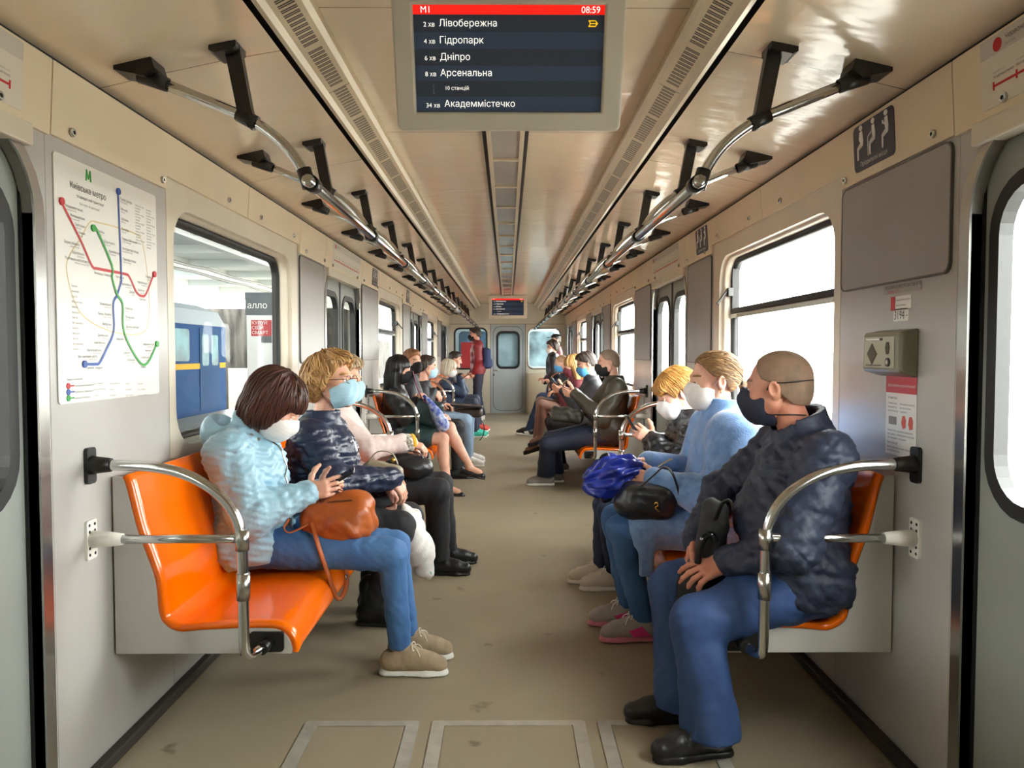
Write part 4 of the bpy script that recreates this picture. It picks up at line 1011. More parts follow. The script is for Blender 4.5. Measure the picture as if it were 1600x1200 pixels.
def head_mesh(male, h):
    k = (male, h)
    if k not in HEADC:
        V, F = solid_mesh(head_solid(male), h, .02); c = V[F].mean(1); mi = np.zeros(len(F), int)
        for q in (-1, 1):
            d = np.linalg.norm(c - np.array((q * .031, .0795, .001)), axis=1); lid = np.abs(c[:, 2] - .0005) < .0052
            mi[(d < .0152) & lid & (c[:, 1] > .084)] = 1
            e = np.hypot(c[:, 0] - q * .031, c[:, 2] - .0005); mi[(mi == 1) & (e < .0058)] = 2
        mi[(np.abs(c[:, 0]) < .021) & (np.abs(c[:, 2] + .066) < .0085) & (c[:, 1] > .088)] = 3
        bx = np.abs(c[:, 0]); bz = .0285 + .003 * np.cos((bx - .03) * 60)
        mi[(bx > .013) & (bx < .050) & (np.abs(c[:, 2] - bz) < .0042) & (c[:, 1] > .062)] = 4
        HEADC[k] = (V, F, mi)
    return HEADC[k]
MASKC = {}
def mask_mesh(kind, h):
    k = (kind, h)
    if k not in MASKC:
        s = Solid()
        if kind == 'cup':
            s.ell((0, .034, -.045), (.0715, .072, .090), k=.01).ell((0, .078, -.045), (.040, .052, .062), k=.05).cone((0, .098, -.01), (0, .118, -.035), .012, .016, .03)
            top = ((0, .10, .002), (0, -.42, 1)); bk = ((0, .006, -.04), (0, -1, .12))
        else:
            s.ell((0, .034, -.045), (.071, .071, .092), k=.01).ell((0, .068, -.055), (.050, .052, .058), k=.05).cone((0, .096, -.006), (0, .116, -.032), .011, .014, .03)
            top = ((0, .105, .002), (0, -.40, 1)); bk = ((0, .014, -.04), (0, -1, 0))
            s.warp(lambda X, Y, Z: .0008 * np.abs(np.sin((Z + .0 * X) * 200)) + .0012 * np.sin(X * 180 + Z * 60))
        s.cut(*top).cut(*bk).cut((0, .06, -.122), (0, .15, -1))
        MASKC[k] = solid_mesh(s, h, .02)
    return MASKC[k]
def hair_solid(style, seed):
    s = Solid(); rr = np.random.default_rng(seed)
    line = {'short': ((-.13, -.070), (-.06, -.045), (-.03, -.012), (.0, .022), (.03, .030), (.055, .052), (.075, .072), (.12, .088)),
            'buzz': ((-.13, -.066), (-.06, -.048), (-.03, -.016), (.0, .022), (.035, .034), (.052, .06), (.06, .085), (.07, .14)),
            'bald': ((-.13, -.06), (-.05, -.03), (-.02, .01), (.0, .03), (.02, .05), (.03, .2)),
            'mop': ((-.13, -.090), (-.06, -.080), (-.03, -.055), (-.005, -.030), (.02, .0), (.035, .03), (.055, .060), (.075, .078), (.12, .09)),
            'bob': ((-.14, -.12), (-.03, -.115), (.03, -.095), (.05, -.05), (.07, .022), (.12, .04)),
            'tied': ((-.13, -.062), (-.06, -.045), (-.03, -.004), (.0, .026), (.02, .024), (.04, .046), (.06, .074), (.072, .092), (.12, .13)),
            'bangs': ((-.13, -.070), (-.06, -.055), (-.03, -.008), (.0, .022), (.02, .010), (.035, -.004), (.05, .020), (.07, .034), (.12, .042)),
            'long': ((-.14, -.36), (-.05, -.34), (.02, -.26), (.055, -.10), (.07, .022), (.12, .036))}[style]
    t = {'short': .014, 'buzz': .004, 'bald': .002, 'mop': .026, 'bob': .022, 'tied': .010, 'bangs': .017, 'long': .018}[style]
    s.ell((0, -.014, .038), (.077 + t, .100 + t, .088 + t * (1.1 if style != 'short' else 1.4)), k=.01)
    if style in ('short', 'buzz', 'bald'): s.ell((0, -.02, -.02), (.073 + t * .5, .092 + t * .6, .07), k=.03)
    if style == 'short': s.ell((0, .04, .10), (.055, .055, .03), k=.03)
    if style == 'mop': s.ell((0, -.045, -.02), (.095, .082, .08), k=.04); s.ell((0, .03, .09), (.07, .07, .045), k=.03)
    if style == 'bob':
        s.ell((0, -.03, -.035), (.104, .100, .115), k=.03); s.ell((0, -.045, .05), (.092, .095, .09), k=.03)
        s.ell((0, .115, -.06), (.058, .080, .085), k=.02, op='s')
    if style == 'bangs': s.ell((0, -.05, .03), (.090, .085, .085), k=.03); s.ell((0, .062, .058), (.068, .050, .040), k=.03); s.ell((0, -.115, -.035), (.045, .03, .045), k=.03)
    if style == 'tied':
        s.ell((0, -.035, .03), (.080, .092, .085), k=.03)
    if style == 'long':
        s.ell((0, -.035, -.06), (.100, .092, .13), k=.03); s.cone((0, -.075, -.08), (0, -.085, -.36), .095, .085, .05, sq=((0, 1, 0), 1.7))
        for q in (-1, 1): s.cone((q * .082, .005, -.03), (q * .085, -.005, -.27), .034, .030, .04)
        s.ell((0, .115, -.06), (.050, .085, .085), k=.02, op='s')
    ys = np.array([a for a, b in line]); zs = np.array([b for a, b in line]); s.line = (ys, zs)
    amp = {'short': .0035, 'buzz': .0006, 'bald': .0004, 'mop': .007, 'bob': .0045, 'tied': .0028, 'bangs': .004, 'long': .005}[style]
    ph = rr.random(8) * 6.3
    def strands(X, Y, Z):
        if style in ('tied', 'bangs'): a = np.arctan2(X, Z + .06) + .0 * Y; zz = Y * 9 + 0 * Z
        else: a = np.arctan2(X, -(Y + .02)); zz = Z * (16 if style in ('mop', 'short') else 7)
        q = 0
        for i, f in enumerate((7, 13, 19, 29, 41, 61)): q = q + np.sin(a * f + ph[i] + zz * (1 + .3 * i) + 1.2 * np.sin(zz * 1.3 + ph[7 - i])) / (1 + .25 * i)
        if style == 'mop': q = q + 2.2 * np.sin(a * 5 + zz * 1.7 + ph[3]) * np.cos(a * 3 - zz + ph[4])
        return q * amp * .45
    s.warp(strands)
    def region(X, Y, Z):
        zl = np.interp(Y, ys, zs) + .006 * np.sin(X * 160 + ph[2]) * (style in ('mop', 'bob', 'long', 'bangs')) + 0 * X
        return (zl - Z)
    s.ops.append(('cut', lambda X, Y, Z: region(X + 0 * Y + 0 * Z, Y + 0 * X + 0 * Z, Z + 0 * X + 0 * Y), None, None, 0))
    return s
def hair_locks(hs, style, seed, n, tw):
    r = np.random.default_rng(seed + 50); c = np.array((0, -.012, .03)); hd_ = head_solid(True, False)
    NA, NE = 72, 36; az = np.linspace(-PI, PI, NA + 1); el = np.linspace(-PI / 2, PI / 2, NE + 1); t = np.linspace(.04, .26, 70)
    A_, E_ = np.meshgrid(az, el, indexing='ij'); D = np.stack([np.cos(E_) * np.cos(A_), np.cos(E_) * np.sin(A_), np.sin(E_)], -1)
    P = (c + D[:, :, None, :] * t[None, None, :, None]).reshape(-1, 3)
    ins = (np.minimum(hs.val(P), hd_.val(P)) < 0).reshape(NA + 1, NE + 1, len(t))
    last = np.where(ins.any(2), len(t) - 1 - np.argmax(ins[:, :, ::-1], 2), 0); RM = t[last]
    def rad(d):
        a = (math.atan2(d[1], d[0]) + PI) / (2 * PI) * NA; e = (math.asin(max(-1, min(1, d[2]))) + PI / 2) / PI * NE
        i = min(int(a), NA - 1); j = min(int(e), NE - 1); fa, fe = a - i, e - j
        return RM[i, j] * (1 - fa) * (1 - fe) + RM[i + 1, j] * fa * (1 - fe) + RM[i, j + 1] * (1 - fa) * fe + RM[i + 1, j + 1] * fa * fe
    ax = Vector((0, 1, .35)) if style == 'tied' else Vector((.25, .35, .9)) if style == 'bangs' else Vector((.12, -.25, .95)); ax.normalize()
    b1 = ax.cross(Vector((1, 0, 0))).normalized(); b2 = ax.cross(b1); ys, zs = hs.line; mb = MB(); col = []
    ov, wd_, ln = {'mop': (.016, .0042, (.5, 1.0)), 'bob': (.010, .005, (.5, 1.2)), 'tied': (.0, .0038, (.5, 1.1)), 'bangs': (.008, .0045, (.5, 1.1)), 'short': (.006, .0036, (.2, .45))}[style]
    for k in range(n):
        th = math.acos(1 - (1.6 if style != 'short' else 1.3) * r.random()); ph = r.random() * 2 * PI; L = ln[0] + r.random() * (ln[1] - ln[0]); dr = r.normal() * (.35 if style in ('mop', 'short') else .10)
        pts = []; lift = .0005 + .003 * r.random() * (2.0 if style == 'mop' else 1); o = r.random() * ov
        for i in range(9):
            f = i / 8; a, p = th + L * f, ph + dr * f * f
            d = ax * math.cos(a) + (b1 * math.cos(p) + b2 * math.sin(p)) * math.sin(a)
            q = Vector(c) + d * (rad(d) + lift * (1 + (1.2 * f if style == 'mop' else 0)) - (.003 if i == 0 else 0))
            if q.z < np.interp(q.y, ys, zs) - o: break
            pts.append(q)
        if len(pts) < 4: continue
        m = len(pts); rs = [wd_ * (.35 + .65 * math.sin(PI * min(.96, (i + .5) / m))) for i in range(m)]; n0 = len(mb.v)
        mb.tube(tw(np.array(pts)), rs, 6, flat=.55); col += [(r.normal() * 3, r.normal() * 3, 0)] * (len(mb.v) - n0)
    return mb, col
def hand_solid(wr, d, nrm, th, curl=(25, 30, 25), spread=4, thumb=(.55, .75, .25), tcurl=(15, 20), sc=1.0, fore=None):
    """wr wrist, d finger direction, nrm direction the palm faces, th direction of the thumb side"""
    s = Solid(); wr = np.array(wr, float); d = np.array(d, float); d /= np.linalg.norm(d)
    nrm = np.array(nrm, float); nrm = nrm - d * (nrm @ d); nrm /= np.linalg.norm(nrm)
    t = np.cross(nrm, d); t = t if t @ np.array(th, float) > 0 else -t
    if fore is not None: s.cone(wr + np.array(fore, float) * .10, wr, .033 * sc, .026 * sc, .02)
    fl = [(.043, .026, .021), (.047, .030, .022), (.043, .028, .021), (.034, .021, .018)]
    lat = (.031, .0105, -.0105, -.030); ln = (.086, .090, .086, .078)
    for i in range(4):
        kn = wr + (d * ln[i] + t * lat[i] - nrm * .003 * (1 if i in (1, 2) else 0)) * sc
        s.cone(wr + (d * .010 + t * lat[i] * .62) * sc, kn, .0155 * sc, .0115 * sc, .018)
    s.ell(wr + (d * .035 + t * .026 + nrm * .010) * sc, (.020 * sc,) * 3, k=.02)
    cu = curl if isinstance(curl[0], (tuple, list)) else [curl] * 4
    for i in range(4):
        kn = wr + (d * ln[i] + t * lat[i] - nrm * .003) * sc; sp = R(spread * (1.5 - i)); a = 0; p = kn; pts = [kn]; base = d * math.cos(sp) + t * math.sin(sp)
        for j in range(3):
            a += R(cu[i][j]); p = p + (base * math.cos(a) + nrm * math.sin(a)) * fl[i][j] * sc; pts.append(p)
        s.chain(pts, [.0100 * sc, .0090 * sc, .0082 * sc, .0070 * sc], .005)
    b = wr + (d * .022 + t * .030 + nrm * .008) * sc; dv = d * thumb[0] + t * thumb[1] + nrm * thumb[2]; dv /= np.linalg.norm(dv)
    pts = [b]; p = b; ax = d * .8 - t * .5; 
    for j, L in enumerate((.042, .033, .028)):
        p = p + dv * L * sc; pts.append(p)
        if j < 2: dv = dv * math.cos(R(tcurl[j])) + (d * .8 - t * .5 + nrm * .2) * math.sin(R(tcurl[j])); dv /= np.linalg.norm(dv)
    s.chain(pts, [.0145 * sc, .0115 * sc, .0105 * sc, .0085 * sc], .010)
    return s
SHOEC = {}
def shoe_parts(kind, h):
    """local frame: x sideways, y towards the toe, z up, ankle above the origin"""
    if (kind, h) in SHOEC: return SHOEC[(kind, h)]
    up = Solid()
    w = {'sneaker': 1.0, 'dress': .93, 'flat': .82, 'boot': 1.05}[kind]
    if kind == 'flat':
        up.chain([(0, -.045, .045), (0, .04, .03), (0, .145, .026)], [.032, .033, .030], .02)
        up.cone((0, -.02, .085), (0, .085, .075), .034, .036, .015, op='s')
    else:
        up.chain([(0, -.045, .050), (0, .05, .050), (0, .155 if kind != 'dress' else .165, .036)], [.038 * w, .041 * w, .036 * w], .03)
        up.cone((0, -.025, .06), (0, .01, .10), .042 * w, .040 * w, .03).cone((0, .05, .07), (0, .11, .055), .034 * w, .033 * w, .03)
        if kind == 'boot': up.cone((0, -.02, .08), (0, -.02, .19), .046, .050, .03)
        else: up.cone((0, -.02, .115), (0, -.028, .17), .034, .036, .008, op='s')
    if kind in ('sneaker', 'boot'): up.warp(folds(5, 60, .0022))
    z0 = .022 if kind in ('sneaker', 'boot') else .012
    up.cut((0, 0, z0), (0, 0, -1))
    so = Solid(); th = .032 if kind == 'sneaker' else .022
    so.chain([(0, -.05, .0), (0, .04, .0), (0, .11, .0), (.0, .160 if kind != 'flat' else .148, .0)], [.038 * w, .034 * w, .045 * w, .036 * w], .02)
    so.cut((0, 0, th), (0, -.02, 1)).cut((0, 0, .001), (0, 0, -1))
    SHOEC[(kind, h)] = (solid_mesh(up, h, .02), solid_mesh(so, h, .02)); return SHOEC[(kind, h)]
def lace_mb():
    m = MB()
    for i in range(5):
        y = .045 + i * .018; z = .108 - i * .0105
        m.tube([(-.026, y, z - .012), (-.010, y + .007, z + .0015), (.010, y + .012, z + .0015), (.026, y + .018, z - .012)], .0028, 6)
        m.tube([(.026, y, z - .012), (.010, y + .007, z + .0025), (-.010, y + .012, z + .0025), (-.026, y + .018, z - .012)], .0028, 6)
    for q in (-1, 1):
        m.tube(smooth_path([(0, .042, .113), (q * .02, .05, .122), (q * .036, .055, .108), (q * .022, .058, .104), (0, .046, .112)], 5), .0026, 6)
        m.tube(smooth_path([(0, .042, .113), (q * .025, .07, .108), (q * .040, .085, .082)], 5), .0026, 6)
    return m
def ik(a, b, l1, l2, pole):
    a = Vector(a); b = Vector(b); d = b - a; L = d.length
    if L > (l1 + l2) * .999: f = L / ((l1 + l2) * .999); l1 *= f; l2 *= f
    x = (l1 * l1 - l2 * l2 + L * L) / (2 * L); hh = math.sqrt(max(l1 * l1 - x * x, 0)); u = d.normalized()
    p = Vector(pole); p = (p - u * p.dot(u)); p = p.normalized() if p.length > 1e-6 else Vector((0, 0, -1))
    return a + u * x + p * hh

M_denim = mat('blue_denim', '4a78ac', .75, var=.28, vscale=5, vcol='345f94', bump=.5, bscale=16, bdist=.012, detail=6)
M_denimd = mat('dark_denim', '2c3d5a', .75, var=.25, vscale=6, bump=.4, bscale=18, bdist=.010)
M_denimp = mat('pale_denim', '8fa9c4', .75, var=.2, vscale=6)
M_bluetr = mat('blue_cotton_trousers', '324f83', .72, var=.15, vscale=5, bump=.5, bscale=12, bdist=.014)
M_blacktr = mat('black_trousers', '1f1f23', .75, bump=.4, bscale=14, bdist=.012)
M_navytr = mat('navy_trousers', '222b40', .7)

def person(label, s, y, head, neck, pel, arms, legs, male=False, b=1.0, shw=.17, twist=0, near=True, hair=None, mask=None, top=None, trousers=None, shoes=None, skirt=None, bare=None, skin=None, collar=True, extras=None, fine=None, headsc=1.0, category='person', loc_u=None):
    """joints are (u,v,z): u = distance from the wall, v = offset along the car, z = height"""
    skin = skin or M_skin; F = Vector((-s, 0, 0)); A = Vector((0, -1, 0)); Zv = Vector((0, 0, 1))
    L = lambda q: Vector((s * (W - q[0]), y + q[1], q[2]))
    hh = fine or (.0036 if near else .0055); hc = .0075 if near else .012
    rt = root('person', label, category, tuple(L((pel[0], pel[1], 0))))
    P, N = L(pel), L(neck); t = (N - P).normalized(); T = (N - P).length
    lv = Vector((0, 1, 0)) * math.cos(R(twist)) + F * math.sin(R(twist)); lv = (lv - t * lv.dot(t)).normalized()
    tf = t.cross(lv); tf = tf if tf.dot(F) > 0 else -tf
    # head frame
    yw, pt, rl = (R(head.get(k, 0)) for k in ('yaw', 'pitch', 'roll')); hp = L(head['p'])
    fw = F * math.cos(yw) + A * math.sin(yw); up = Zv
    fw, up = fw * math.cos(pt) - up * math.sin(pt), fw * math.sin(pt) + up * math.cos(pt)
    rg = fw.cross(up); rg, up = rg * math.cos(rl) + up * math.sin(rl), up * math.cos(rl) - rg * math.sin(rl)
    HM = np.array([[rg[i], fw[i], up[i]] for i in range(3)]) * headsc
    tw = lambda V: np.asarray(V) @ HM.T + np.array(hp)
    hw = lambda q: Vector(tw(np.array([q]))[0])
    # joints
    ax3 = [[lv[i], tf[i], t[i]] for i in range(3)]
    sh = [P + t * (T * .90) + lv * (q * shw) + tf * .005 for q in (-1, 1)]
    arm = []
    for i, a in enumerate(arms):
        wr = L(a['w']); el = L(a['e']) if 'e' in a else ik(sh[i], wr, .29 * a.get('l', 1), .25 * a.get('l', 1), Vector((0, -1 if i == 0 else 1, 0)) * a.get('out', .5) - Zv * .8 - F * .5)
        arm.append((sh[i], el, wr, a))
    leg = []
    for i, g in enumerate(legs):
        leg.append((P + lv * ((-.09 if i == 0 else .09) * b), L(g['k']), L(g['a']), g))
    # body: trunk and limbs under the clothes, neck, head and hands in one mesh
    bd = Solid()
    bd.ell(P + t * (.05 * T), (.135 * b, .095 * b, .11), ax3).ell(P + t * (.4 * T), (.12 * b, .085 * b, .15), ax3, .05).ell(P + t * (.72 * T), (.135 * b, .085 * b, .14), ax3, .05)
    for q in sh: bd.cone(P + t * (.85 * T), q, .05, .04, .04)
    for q in arm: bd.cone(q[0], q[1], .04, .032, .03).cone(q[1], q[2], .032, .024, .02)
    br = bare or 0
    for q in leg: bd.cone(q[0], q[1], .075 * b, .048, .04).cone(q[1], q[2], .046, .036, .02) if not br else bd.cone(q[0], q[1], .084 * b, .058, .03).cone(q[1], q[1] * .62 + q[2] * .38 - F * .012, .055, .054, .02).cone(q[1] * .62 + q[2] * .38 - F * .012, q[2], .054, .034, .02)
    if br:
        for q in leg:
            td = Vector(q[3].get('toe', (1, 0, 0))); td = (F * td[0] + Vector((0, 1, 0)) * td[1] + Zv * td[2]).normalized(); bd.cone(q[2] - Zv * .03, q[2] + td * .10 - Zv * .05, .036, .028, .02)
    VV, FF = solid_mesh(bd, .014 if not br else .009); MI = np.zeros(len(FF), int) + (5 if br == 2 else 0)
    nk = Solid(); hb = hw((0, -.028, -.055)); nk.cone(N - t * .05, hb, .060 if male else .050, .054 if male else .046, .03).cone(P + t * (.86 * T), N - t * .02, .08, .058, .03)
    parts = [(VV, FF, MI)]
    v2, f2 = solid_mesh(nk, .008); parts.append((v2, f2, np.zeros(len(f2), int)))
    v2, f2, m2 = head_mesh(male, hh); parts.append((tw(v2), f2, m2))
    for i, (sp, el, wr, a) in enumerate(arm):
        if a.get('hide'): continue
        d = a.get('d', (.8, .1 if i == 0 else -.1, -.3)); n_ = a.get('n', (0, 0, -1))
        D3 = F * d[0] + Vector((0, 1, 0)) * d[1] + Zv * d[2]; N3 = F * n_[0] + Vector((0, 1, 0)) * n_[1] + Zv * n_[2]
        isright = (i == 0) == (s < 0)        # the near arm is the right arm of people on the left bench
        th = D3.cross(N3) if isright else N3.cross(D3)
        hs = hand_solid(wr, D3, N3, th, a.get('curl', (30, 35, 25)), a.get('spread', 4), a.get('thumb', (.55, .75, .25)), a.get('tc', (15, 20)), a.get('sc', 1.0 if male else .92), (el - wr).normalized())
        v2, f2 = solid_mesh(hs, .0032 if near else .0055, .02); parts.append((v2, f2, np.zeros(len(f2), int)))
    off = 0; Vs = []; Fs = []; Ms = []
    for v, f, m_ in parts: Vs.append(v); Fs.append(f + off); Ms.append(m_); off += len(v)
    hm = hair['mat'] if hair else M_iris
    np_obj('body', np.concatenate(Vs), np.concatenate(Fs), [skin, M_eyew, M_iris, M_lip, hm, M_tights], rt, np.concatenate(Ms))
    # hair
    if hair:
        hs = hair_solid(hair['style'], hair.get('seed', 1)); v, f = solid_mesh(hs, hh * 1.05, .02)
        an = np.arctan2(v[:, 0], -(v[:, 1] + .02)); att = np.stack([np.sin(an), np.cos(an), v[:, 2] * 6], 1)
        if hair['style'] in ('tied', 'bangs'): an = np.arctan2(v[:, 0], v[:, 2] + .06); att = np.stack([np.sin(an), np.cos(an), v[:, 1] * 6], 1)
        ho = np_obj('hair', tw(v), f, hm, rt, attr=att)
        if near and hair['style'] in ('mop', 'bob', 'tied', 'bangs', 'short'):
            lm, col = hair_locks(hs, hair['style'], hair.get('seed', 1), {'mop': 800, 'bob': 520, 'tied': 520, 'bangs': 520, 'short': 500}[hair['style']], tw)
            lo_ = lm.build('hair_locks', hm, ho); at_ = lo_.data.attributes.new('flow', 'FLOAT_VECTOR', 'POINT'); at_.data.foreach_set('vector', np.array(col, np.float32).ravel())
        if hair.get('tail'):
            ts = Solid(); ts.chain([(0, -.105, .0), (0, -.135, -.015), (0, -.150, -.06), (0, -.140, -.125), (0, -.125, -.15)], [.016, .018, .024, .017, .006], .02)
            ts.warp(lambda X, Y, Z: .0022 * np.sin(X * 420 + Z * 30) + .0015 * np.sin(X * 700 + Y * 300))
            v, f = solid_mesh(ts, .0034, .02); np_obj('ponytail', tw(v), f, hm, rt, attr=np.stack([v[:, 0] * 14, v[:, 1] * 14, v[:, 2] * 6], 1))
            MB().tube([hw((.020 * math.cos(a_), -.126, -.006 + .020 * math.sin(a_))) for a_ in np.linspace(0, 2 * PI, 20)], .006, 8, False).build('hair_tie', M_black, rt)
    # mask
    if mask:
        v, f = mask_mesh(mask.get('kind', 'flat'), hh); mo = np_obj('face_mask', tw(v), f, mask['mat'], rt)
        lp = MB()
        for q in (-1, 1):
            if mask.get('ties'):
                lp.tube([hw(p) for p in smooth_path([(q * .066, .02, -.01), (q * .083, -.0, .018), (q * .087, -.05, .022), (q * .06, -.098, .026), (0, -.119, .028)], 5)], .0022, 6)
                lp.tube([hw(p) for p in smooth_path([(q * .062, .025, -.085), (q * .073, -.01, -.085), (q * .064, -.06, -.085), (q * .03, -.085, -.088), (0, -.09, -.09)], 5)], .0026, 6)
            else:
                lp.tube([hw(p) for p in smooth_path([(q * .068, .02, -.018), (q * .079, -.004, .014), (q * .083, -.022, .022), (q * .082, -.030, .0)], 5)], .0014, 5)
                lp.tube([hw(p) for p in smooth_path([(q * .060, .02, -.085), (q * .074, -.008, -.05), (q * .080, -.026, -.020), (q * .082, -.030, .0)], 5)], .0014, 5)
        lp.build('ear_loop', mask.get('loop', M_loop if mask['mat'] not in (M_mblack, M_mnavy) else M_black), mo)
    # upper garment
    tp = dict(pad=.014, sl=1.0, hem=0, cuff=.015, fold=(22, .006), h=hc); tp.update(top or {})
    g = Solid(); pd = tp['pad']; rg_ = tp.get('ring')
    if tp.get('short'): hemz = .10
    else: hemz = 0
    g.ell(P + t * (.10 * T), (.165 * b + pd, .120 * b + pd, .13), ax3, .04)
    g.ell(P + t * (.40 * T) + tf * (.012 + tp.get('belly', 0)), (.150 * b + pd, .112 * b + pd + tp.get('belly', 0), .17), ax3, .06)
    g.ell(P + t * (.70 * T) + tf * (.01 + tp.get('bust', 0)), (.158 * b + pd, .106 * b + pd + tp.get('bust', 0), .15), ax3, .05)
    for q in sh: g.cone(P + t * (.90 * T) - tf * .01, q, .062 + pd, .056 + pd * .8, .05)
    g.cone(P + t * (.88 * T), N + t * .01, .075 + pd, .060 + pd * .7, .04)
    if tp.get('coat'):
        for q in leg: g.cone(q[0], q[0].lerp(q[1], tp['coat']), .098 * b + pd * .35, .074 * b + pd * .45, .05)
        if tp.get('drape'):
            for c_, h_, r_ in tp['drape'](L): g.rbox(c_, h_, r_, None, .04)
    if not tp.get('coat'):
        for q in leg: g.cone(q[0], q[0].lerp(q[1], .10), .101 * b + pd * .8, .097 * b + pd * .7, .05)
    g.cut(P - t * (.045 if not tp.get('coat') else .2) - Zv * .02, -t * .8 - Zv * .2 if not tp.get('coat') else -Zv)
    for sp, el, wr, a in arm:
        n1 = tp.get('rn', 5)
        g.cone(sp, el, (.058 + pd) * tp['sl'], (.047 + pd) * tp['sl'], .035, ring=(rg_, n1) if rg_ else None)
        e2 = wr + (el - wr).normalized() * tp['cuff'] * -1
        g.cone(el, e2, (.047 + pd) * tp['sl'], (.034 + pd * .55) * tp['sl'], .022, ring=(rg_, n1) if rg_ else None)
    fr_, am_ = tp['fold']; g.warp(folds(int(y * 10) + 3, fr_, am_, tp.get('fs', (1, 1, 1)), tp.get('ridge', .5)))
    if tp.get('fold2'): g.warp(folds(int(y * 13) + 5, tp['fold2'][0], tp['fold2'][1], tp['fold2'][2], .85))
    if tp.get('quilt'):
        qa, qn = tp['quilt']; o_ = np.array(P); tn = np.array(t)
        g.warp(lambda X, Y, Z: -qa * (np.abs(np.sin(PI * qn * ((X - o_[0]) * tn[0] + (Y - o_[1]) * tn[1] + (Z - o_[2]) * tn[2]))) - .5))
    if tp.get('diamond'):
        qa, qn = tp['diamond']; o_ = np.array(P); tn = np.array(t); ff = np.array(tf)
        def dm(X, Y, Z):
            a_ = ((X - o_[0]) * tn[0] + (Y - o_[1]) * tn[1] + (Z - o_[2]) * tn[2]); c_ = (X - o_[0]) * ff[0] + (Y - o_[1]) * ff[1] + (Z - o_[2]) * ff[2] + .35 * (Y - o_[1])
            return -qa * (np.minimum(np.abs(np.sin(PI * qn * (a_ + c_))), np.abs(np.sin(PI * qn * (a_ - c_)))) ** .6 - .5)
        g.warp(dm)
    if collar:
        ch = tp.get('ch', .075); cr = tp.get('cr', .072); cd = (hb - N).normalized()
        g.cone(N - t * .03, N + cd * ch * .6 + t * ch * .3, cr + .012 + pd * .5, cr + pd * .4, .02)
        g.cone(N + cd * .015, N + cd * (ch + .08), cr - .012, cr + .004, .006, op='s')
        g.cut(N + cd * ch, cd * .9 - tf * .25) if tp.get('ccut', True) and not tp.get('hood') else None
    if tp.get('hood'):
        hc_ = N - tf * .085 + t * .035; g.ell(hc_, (.125, .065, .085), ax3, .03); g.ell(hc_ + t * .045 + tf * .03, (.08, .05, .05), ax3, .025, op='s')
        g.cone(N + lv * .085 - tf * .06 + t * .01, N + lv * .045 + tf * .075 - t * .03, .036, .024, .03).cone(N - lv * .085 - tf * .06 + t * .01, N - lv * .045 + tf * .075 - t * .03, .036, .024, .03)
    go = sobj(tp.get('name', 'jacket'), g, tp['h'], tp['mat'], rt)
    ctx = dict(root=rt, L=L, P=P, N=N, t=t, lv=lv, tf=tf, T=T, F=F, hw=hw, garment=g, gobj=go, arm=arm, leg=leg, sh=sh, Z=Zv)
    if tp.get('zip'):
        m = MB(); pts = []
        for f_ in np.linspace(.12, .95, 18):
            o_ = P + t * (f_ * T) + lv * tp.get('zoff', 0); q = g.hit(o_, tf, .4); pts.append(q + tf * .002)
        m.tube(pts, .005, 6); m.build('zipper', tp['zip'], go)
    if tp.get('cuffmat'):
        for sp, el, wr, a in arm:
            u_ = (el - wr).normalized(); MB().tube([wr + u_ * .05, wr + u_ * .02, wr - u_ * .008], [.056, .055, .053], 18).build('cuff', tp['cuffmat'], go)
    # lower garments
    if trousers:
        tr = dict(pad=.010, kn=1.0, an=1.0, fold=(28, .006), hem=-.015, h=hc); tr.update(trousers); q_ = Solid(); pd = tr['pad']
        q_.ell(P - Zv * .005, (.160 * b + pd, .115 * b + pd, .105), ax3, .04)
        for hp_, kn, an, g_ in leg:
            q_.cone(hp_, kn, .088 * b + pd, .060 + pd * tr['kn'], .03)
            an2 = an + (an - kn).normalized() * .07; q_.cone(kn, an2, (.057 + pd) * tr['kn'], (.040 + pd) * tr['an'], .02)
            q_.cut(an - (kn - an).normalized() * tr['hem'], an - kn) if False else None
        q_.warp(folds(int(y * 7) + 1, *tr['fold']))
        if tr.get('fold2'): q_.warp(folds(int(y * 17) + 5, tr['fold2'][0], tr['fold2'][1], tr['fold2'][2], .85))
        z_ = min(g_[2].z for g_ in leg); q_.cut((0, 0, z_ + tr['hem']), (0, 0, -1))
        tb = sobj(tr.get('name', 'trousers'), q_, tr['h'], tr['mat'], rt); ctx['trousers'] = q_
    if skirt:
        q_ = Solid(); q_.ell(P, (.165 * b, .12 * b, .11), ax3, .05)
        for hp_, kn, an, g_ in leg: q_.cone(hp_, hp_.lerp(kn, skirt['len']), .105 * b, .09, .09)
        q_.cone(P + tf * .1, (leg[0][1].lerp(leg[0][0], 1 - skirt['len']) + leg[1][1].lerp(leg[1][0], 1 - skirt['len'])) / 2, .10, .085, .08)
        q_.warp(folds(4, 16, .004)); sobj('skirt', q_, hc, skirt['mat'], rt)
